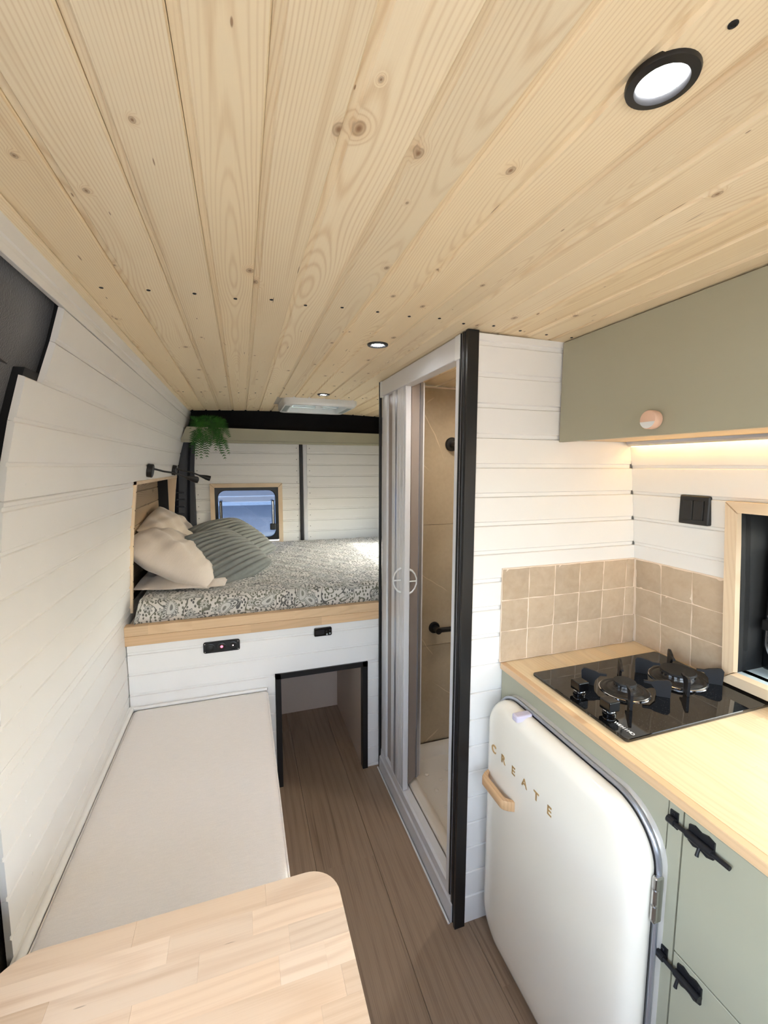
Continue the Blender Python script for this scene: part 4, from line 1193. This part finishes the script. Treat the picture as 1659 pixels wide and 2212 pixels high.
# letters read along -y (towards the camera), up is z, facing -x
rot_f = frame_rot((0,-1,0), (0,0,1), (-1,0,0))
letters('CREATE', door, M['gold'], .034, (.7052, 1.062, .661), rot_f, .0012, .0500)
build('hinge', MB().rbox(.742, .762, .551, .563, .632, .730, .003), M['steel'], fr)
for z_ in (.655, .690): build('hinge', MB().tube([(.745, .556, z_-.014), (.745, .556, z_+.014)], .006, 10), M['steel'], fr)
build('latch_clip', MB().rbox(.700, .752, .948, .972, .822, .841, .004), M['lilac'], fr)

# hob
hb = empty('gas_hob', (1.06, .87, .904), label='black glass two burner gas hob let into the worktop', category='hob')
HX0, HX1, HY0, HY1 = .812, 1.302, .697, 1.034
mb = MB(); rr_loft(mb, 'z', (HX0+HX1)/2, (HY0+HY1)/2, HX1-HX0, HY1-HY0, .008, [(.001,.9045),(0,.906),(0,.911),(.0012,.9125)], 4)
build('glass_top', mb, M['black_glass'], hb, smooth=30)
HT = .9125
def burner(cx, cy, rb, rc, arm):
    b = build('burner', MB().lathe((cx, cy, HT), (0,0,1), [(rb,0),(rb,.003),(rb*.97,.0045),(rb*.93,.0042),(rb*.88,.003),(rb*.80,.0055),(rb*.76,.0065),(rb*.70,.005),(rc*1.25,.007),(rc*1.15,.009)], 48), M['black'], hb, smooth=35)
    mb = MB(); n = 40; loops = []
    for h in (.008, .021):
        loops.append([(cx + rc*1.0*math.cos(2*PI*k/n)*(1 if k % 2 else .965), cy + rc*math.sin(2*PI*k/n)*(1 if k % 2 else .965), HT+h) for k in range(n)])
    mb.loft(loops); build('flame_ring', mb, M['steel'], b)
    build('cap', MB().lathe((cx, cy, HT), (0,0,1), [(rc*1.02,.021),(rc*1.06,.023),(rc*1.0,.0275),(rc*.6,.0285)], 40), M['black_matte'], b, smooth=35)
    build('trim_ring', MB().lathe((cx, cy, HT), (0,0,1), [(rb*1.03,0),(rb*1.03,.002),(rb*1.0,.003),(rb*.985,.002)], 48, True, False), M['chrome'], b, smooth=35)
    pz = HT + .0005
    for k in range(4):
        a = PI/4 + k*PI/2 + .10; c, s = math.cos(a), math.sin(a)
        def P(r, h): return (cx + r*c, cy + r*s, pz + h)
        th = .0032; off = (-s*th, c*th, 0)
        R1 = arm; prof_ = [(R1,0),(R1+.002,.040),(R1-.003,.047),(R1-.012,.0475),(R1-.034,.043),(R1-.044,.0385),(R1*.42,.0385),(R1*.42,.033),(R1-.046,.031),(R1-.034,.016),(R1-.032,0)]
        pts = [tuple(Vector(P(r, h)) - Vector(off)) for r, h in prof_]
        mb = MB(); mb.prism(pts, tuple(2*Vector(off))); build('pan_support', mb, M['iron'], b)
burner(.988, .868, .062, .028, .108)
burner(1.192, .872, .072, .044, .108)
for cy in (.893, .792):
    kx = .857
    mb = MB(); mb.lathe((kx, cy, HT), (0,0,1), [(.016,0),(.016,.004),(.013,.006),(.012,.012)], 24); kb = build('knob', mb, M['black_gloss'], hb, smooth=35)
    build('grip', MB().rbox(kx-.0165, kx+.0165, cy-.0165, cy+.0165, HT+.012, HT+.038, .0025), M['black_gloss'], kb)
    build('chrome_ring', MB().lathe((kx, cy, HT), (0,0,1), [(.0145,.009),(.0152,.0105),(.0145,.012)], 24), M['chrome'], kb, smooth=40)
rot_h = frame_rot((0,-1,0), (1,0,0), (0,0,1))
letters('WEHIMO', hb, M['print_white'], .0125, (.838, .7545, HT+.0001), rot_h, .0001, .0088)

# tiles behind the hob
gz0 = .9055
sb = build('splashback', MB().box(.765, RX(1.05)-.006, SY0-.0045, SY0-.0002, gz0, 1.2105), M['grout'], None, label='beige handmade square tile splashback on the wall behind the hob', category='splashback')
sb2m = MB(); 
for za, zb in ((gz0,1.005),(1.005,1.105),(1.105,1.2105)):
    sb2m.add([(RX(za)-.0045,.826,za),(RX(za)-.0045,1.1395,za),(RX(zb)-.0045,1.1395,zb),(RX(zb)-.0045,.826,zb),(RX(za)-.0002,.826,za),(RX(za)-.0002,1.1395,za),(RX(zb)-.0002,1.1395,zb),(RX(zb)-.0002,.826,zb)],
             [(0,1,2,3),(4,7,6,5),(0,4,5,1),(1,5,6,2),(2,6,7,3),(3,7,4,0)])
sb2 = build('splashback', sb2m, M['grout'], None, label='beige handmade square tile splashback beside the kitchen window', category='splashback')
rtile = random.Random(2)
def tile_mesh(w, h, seed):
    r = random.Random(seed); n = 5; vs = []; 
    ph = [r.uniform(0, 6) for _ in range(4)]
    for j in range(n+1):
        for i in range(n+1):
            a, b = i/n*2-1, j/n*2-1
            e = 1 if (abs(a) < .99 and abs(b) < .99) else 0
            wob = .0009*math.sin(ph[0]+b*3)*(1 if abs(a) > .9 else 0)
            wob2 = .0009*math.sin(ph[1]+a*3)*(1 if abs(b) > .9 else 0)
            vs.append((a*w/2 + wob, b*h/2 + wob2, (.0062 if e else .0046) + .0007*math.sin(ph[2]+a*2.1+b*1.3) + .0004*math.sin(ph[3]+a*5-b*4)))
    fs = [(j*(n+1)+i, j*(n+1)+i+1, (j+1)*(n+1)+i+1, (j+1)*(n+1)+i) for j in range(n) for i in range(n)]
    per = [i for i in range(n+1)] + [(j+1)*(n+1)-1 for j in range(1, n+1)] + [n*(n+1)+i for i in range(n-1, -1, -1)] + [j*(n+1) for j in range(n-1, 0, -1)]
    base = len(vs); vs += [(vs[p][0], vs[p][1], 0) for p in per]
    m_ = len(per); fs += [(per[k], base+k, base+(k+1) % m_, per[(k+1) % m_]) for k in range(m_)]
    mb = MB(); mb.add(vs, fs); me = mesh_from('tile', mb, 50); me.materials.append(M['tile']); return me
tv = [tile_mesh(.0965, .0980, k) for k in range(6)]
pv = tile_mesh(.050, .0985, 50)
zt0 = [gz0+.001 + .1008*k for k in range(3)]
for z_ in zt0:
    for k in range(6):
        x0 = .7665 + .1003*k
        xe = RX(z_+.05) - .008
        if x0 + .0965 < xe: inst('tile', tv[rtile.randrange(6)], sb, (x0+.0488, SY0-.0008, z_+.0495), frame_rot((1,0,0),(0,0,1),(0,-1,0)))
        elif xe - x0 > .015: inst('tile', tile_mesh(xe-x0, .0985, 60), sb, ((x0+xe)/2, SY0-.0008, z_+.0495), frame_rot((1,0,0),(0,0,1),(0,-1,0)))
    wd = Vector((RX(z_+.1)-RX(z_), 0, .1)).normalized(); nd = Vector((-wd.z, 0, wd.x))
    for ya, yb in ((1.129,1.034),(1.0325,.9305),(.929,.8275)):
        me = tile_mesh(ya-yb-.0015, .0980, rtile.randrange(90))
        inst('tile', me, sb2, (RX(z_+.0495)-.0008, (ya+yb)/2, z_+.0495), frame_rot((0,-1,0), wd, nd))

# light switch
sw = empty('light_switch', (RX(1.40), .922, 1.40), label='black double rocker light switch beside the kitchen window', category='switch')
wd = Vector((RX(1.45)-RX(1.35), 0, .1)).normalized()
SWX = RX(1.40)
mb = MB(); rr_loft(mb, 'x', .922, 1.40, .090, .086, .004, [(0,SWX+.004),(0,SWX-.007),(.003,SWX-.010)], 4); build('plate', mb, M['black'], sw, smooth=30)
for dy in (-.0155, .0155):
    build('rocker', MB().rbox(SWX-.0135, SWX-.009, .922+dy-.0148, .922+dy+.0148, 1.371, 1.429, .0015), M['black'], sw)

# kitchen window
w2 = empty('window_2', (1.33, .53, .96), kind=ST)
WXO = 1.300
def wtrim(pts):      # trim pieces follow the lean of the wall
    return [(RX(b)-.002, a, b) for a, b in pts]
tw_ = .030
a0, a1, b0, b1 = WY0-tw_, WY1+tw_, WZ0-tw_, WZ1+tw_
for q in (((a0,b0),(a1,b0),(a1-tw_,b0+tw_),(a0+tw_,b0+tw_)), ((a1,b0),(a1,b1),(a1-tw_,b1-tw_),(a1-tw_,b0+tw_)), ((a1,b1),(a0,b1),(a0+tw_,b1-tw_),(a1-tw_,b1-tw_)), ((a0,b1),(a0,b0),(a0+tw_,b0+tw_),(a0+tw_,b1-tw_))):
    l0 = wtrim(q); ca = sum(t[0] for t in q)/4; cb = sum(t[1] for t in q)/4
    dp_ = .034 if q[0][1] == b0 and q[1][1] == b0 else .020
    l1 = [(p[0]-dp_, p[1], p[2]) for p in wtrim([((a-ca)*.998+ca, (b-cb)*.985+cb) for a, b in q])]
    build('trim_piece', MB().loft([l0, l1]), M['trim_z'] if abs(q[0][0]-q[1][0]) < 1e-6 else M['trim_y'], w2, origin=l0[0])
rvm = MB()
for ya, yb in ((WY1, WY1+.006), (WY0-.006, WY0)):
    rvm.loft([[(RX(q)-.004, ya, q), (1.44, ya, q), (1.44, yb, q), (RX(q)-.004, yb, q)] for q in (WZ0-.006, 1.2, 1.3, WZ1+.006)])
rvm.box(RX(WZ1)-.002, 1.44, WY0, WY1, WZ1, WZ1+.006)
build('reveal', rvm, M['black_matte'], w2)
build('sill', MB().box(1.318, 1.45, WY0, WY1, WZ0-.012, WZ0), M['sill'], w2)
cy_, cz_ = (WY0+WY1)/2, (WZ0+WZ1)/2
mb = MB(); rr_ring(mb, 'x', cy_, cz_, WY1-WY0-.002, WZ1-WZ0-.002, .01, WY1-WY0-.052, WZ1-WZ0-.050, .07, 1.44, 1.412, 8, .006); build('frame', mb, M['black_gloss'], w2, smooth=35)
mb = MB(); pth = plane('x', rrect(cy_, cz_, WY1-WY0-.022, WZ1-WZ0-.030, .075, 8), 1.407); pth.append(pth[0]); mb.tube(pth, .0065, 10, False); build('seal', mb, M['black_gloss'], w2, smooth=60)
build('pane', MB().box(1.446, 1.449, WY0, WY1, WZ0, WZ1), M['clear_glass'], w2)
st = build('stay', MB().rbox(1.394, 1.411, WY1-.042, WY1-.026, cz_-.10, cz_+.13, .004), M['black'], w2)
build('stay_rod', MB().tube([(1.388, WY1-.026, cz_-.06), (1.388, WY1-.026, cz_+.11)], .0055, 10), M['steel'], st)
build('latch', MB().rbox(1.382, 1.411, WY1-.032, WY1-.010, cz_-.105, cz_-.075, .004), M['black'], w2)
# window beside the bed, on the far side of the shower
w3 = empty('window_3', (1.33, 2.56, 1.1), kind=ST)
mb = MB(); rr_ring(mb, 'x', (BY0+BY1)/2, (BZ0+BZ1)/2, BY1-BY0+.02, BZ1-BZ0+.02, .02, BY1-BY0-.03, BZ1-BZ0-.03, .03, 1.345, 1.27, 6); build('frame', mb, M['black'], w3)
build('pane', MB().box(1.350, 1.353, BY0, BY1, BZ0, BZ1), M['bed_glass'], w3)

# wall cabinet
wc = empty('wall_cabinet', (1.1, .35, 1.605), label='long sage green wall cabinet under the pine ceiling', category='cabinet')
CX0, CZ0 = .955, 1.604
build('door', MB().rbox(CX0, CX0+.018, -.75, 1.134, CZ0, ceil_z(CX0)-.004, .0015, 1), M['sage'], wc)
mb = MB().box(CX0+.019, RX(1.61)-.004, -.75, 1.134, CZ0+.006, CZ0+.018); build('underside', mb, M['cab_under'], wc)
build('end_panel', MB().box(CX0+.019, 1.15, 1.118, 1.134, CZ0+.018, 1.88), M['backing'], wc)
M['knob_wood'] = Mat('pink_wood', srgb(224,186,160), .5).mat
kn = build('knob', MB().lathe((CX0, .800, 1.640), (-1,0,0), [(.016,0),(.0215,.004),(.0225,.010),(.0225,.024),(.021,.0262),(.020,.0268)], 36), M['knob_wood'], wc, smooth=40)
mb = MB(); pts = []
for i in range(17):
    a = PI + .25 + (PI-.5)*i/16; pts.append((CX0-.0270, .800 + .0205*math.cos(a), 1.640 + .0205*math.sin(a)))
mb.prism(pts, (-.0006,0,0)); build('painted_face', mb, M['white_plastic'], kn)
# led strip in the corner under the cabinet
ls = empty('led_strip', (1.22, .4, 1.60), label='glowing warm led strip under the sage wall cabinet', category='led strip')
LXs = RX(1.60) - .022
mb = MB(); mb.prism([(LXs-.014, -.7, CZ0+.0055), (LXs+.016, -.7, CZ0+.0055), (LXs+.016, -.7, CZ0-.006), (LXs+.002, -.7, CZ0-.009), (LXs-.010, -.7, CZ0-.002)], (0, 1.825, 0)); build('profile', mb, M['silver'], ls)
mb = MB(); mb.prism([(LXs+.002, -.69, CZ0-.0093), (LXs+.015, -.69, CZ0-.0063), (LXs+.015, -.69, CZ0-.0075), (LXs+.003, -.69, CZ0-.0115)], (0, 1.808, 0)); build('diffuser', mb, M['led_glow'], ls)

# ================================================================== OUTSIDE
gd = build('ground', MB().box(-60, 60, -60, 90, -.66, -.60), M['asphalt'], kind=ST)
build('near_pavement', MB().box(-25, 25, -25, 14.3, -.599, -.592), M['pavement'], gd)
build('pale_strip', MB().box(-12, 12, 24.5, 27.0, -.599, -.590), M['kerb'], gd)
build('pale_strip', MB().box(-12, 12, 31.5, 32.2, -.599, -.585), M['kerb'], gd)
build('wall_outside', MB().box(-25, 25, 43, 44, -.6, 3.0), M['kerb'], kind=ST)
build('wall_shade_caster', MB().box(11, 12, 16.5, 60, -.6, 14), M['kerb'], kind=ST)  # unseen tall wall, added to cast shade on the far ground
# van skin so that daylight only enters through the glass
sk = build('wall_skin', MB().box(-.64, -.625, .52, 3.45, -.05, 1.97).box(-.64, -.30, .45, .52, -.05, .55), M['felt'], kind=ST)
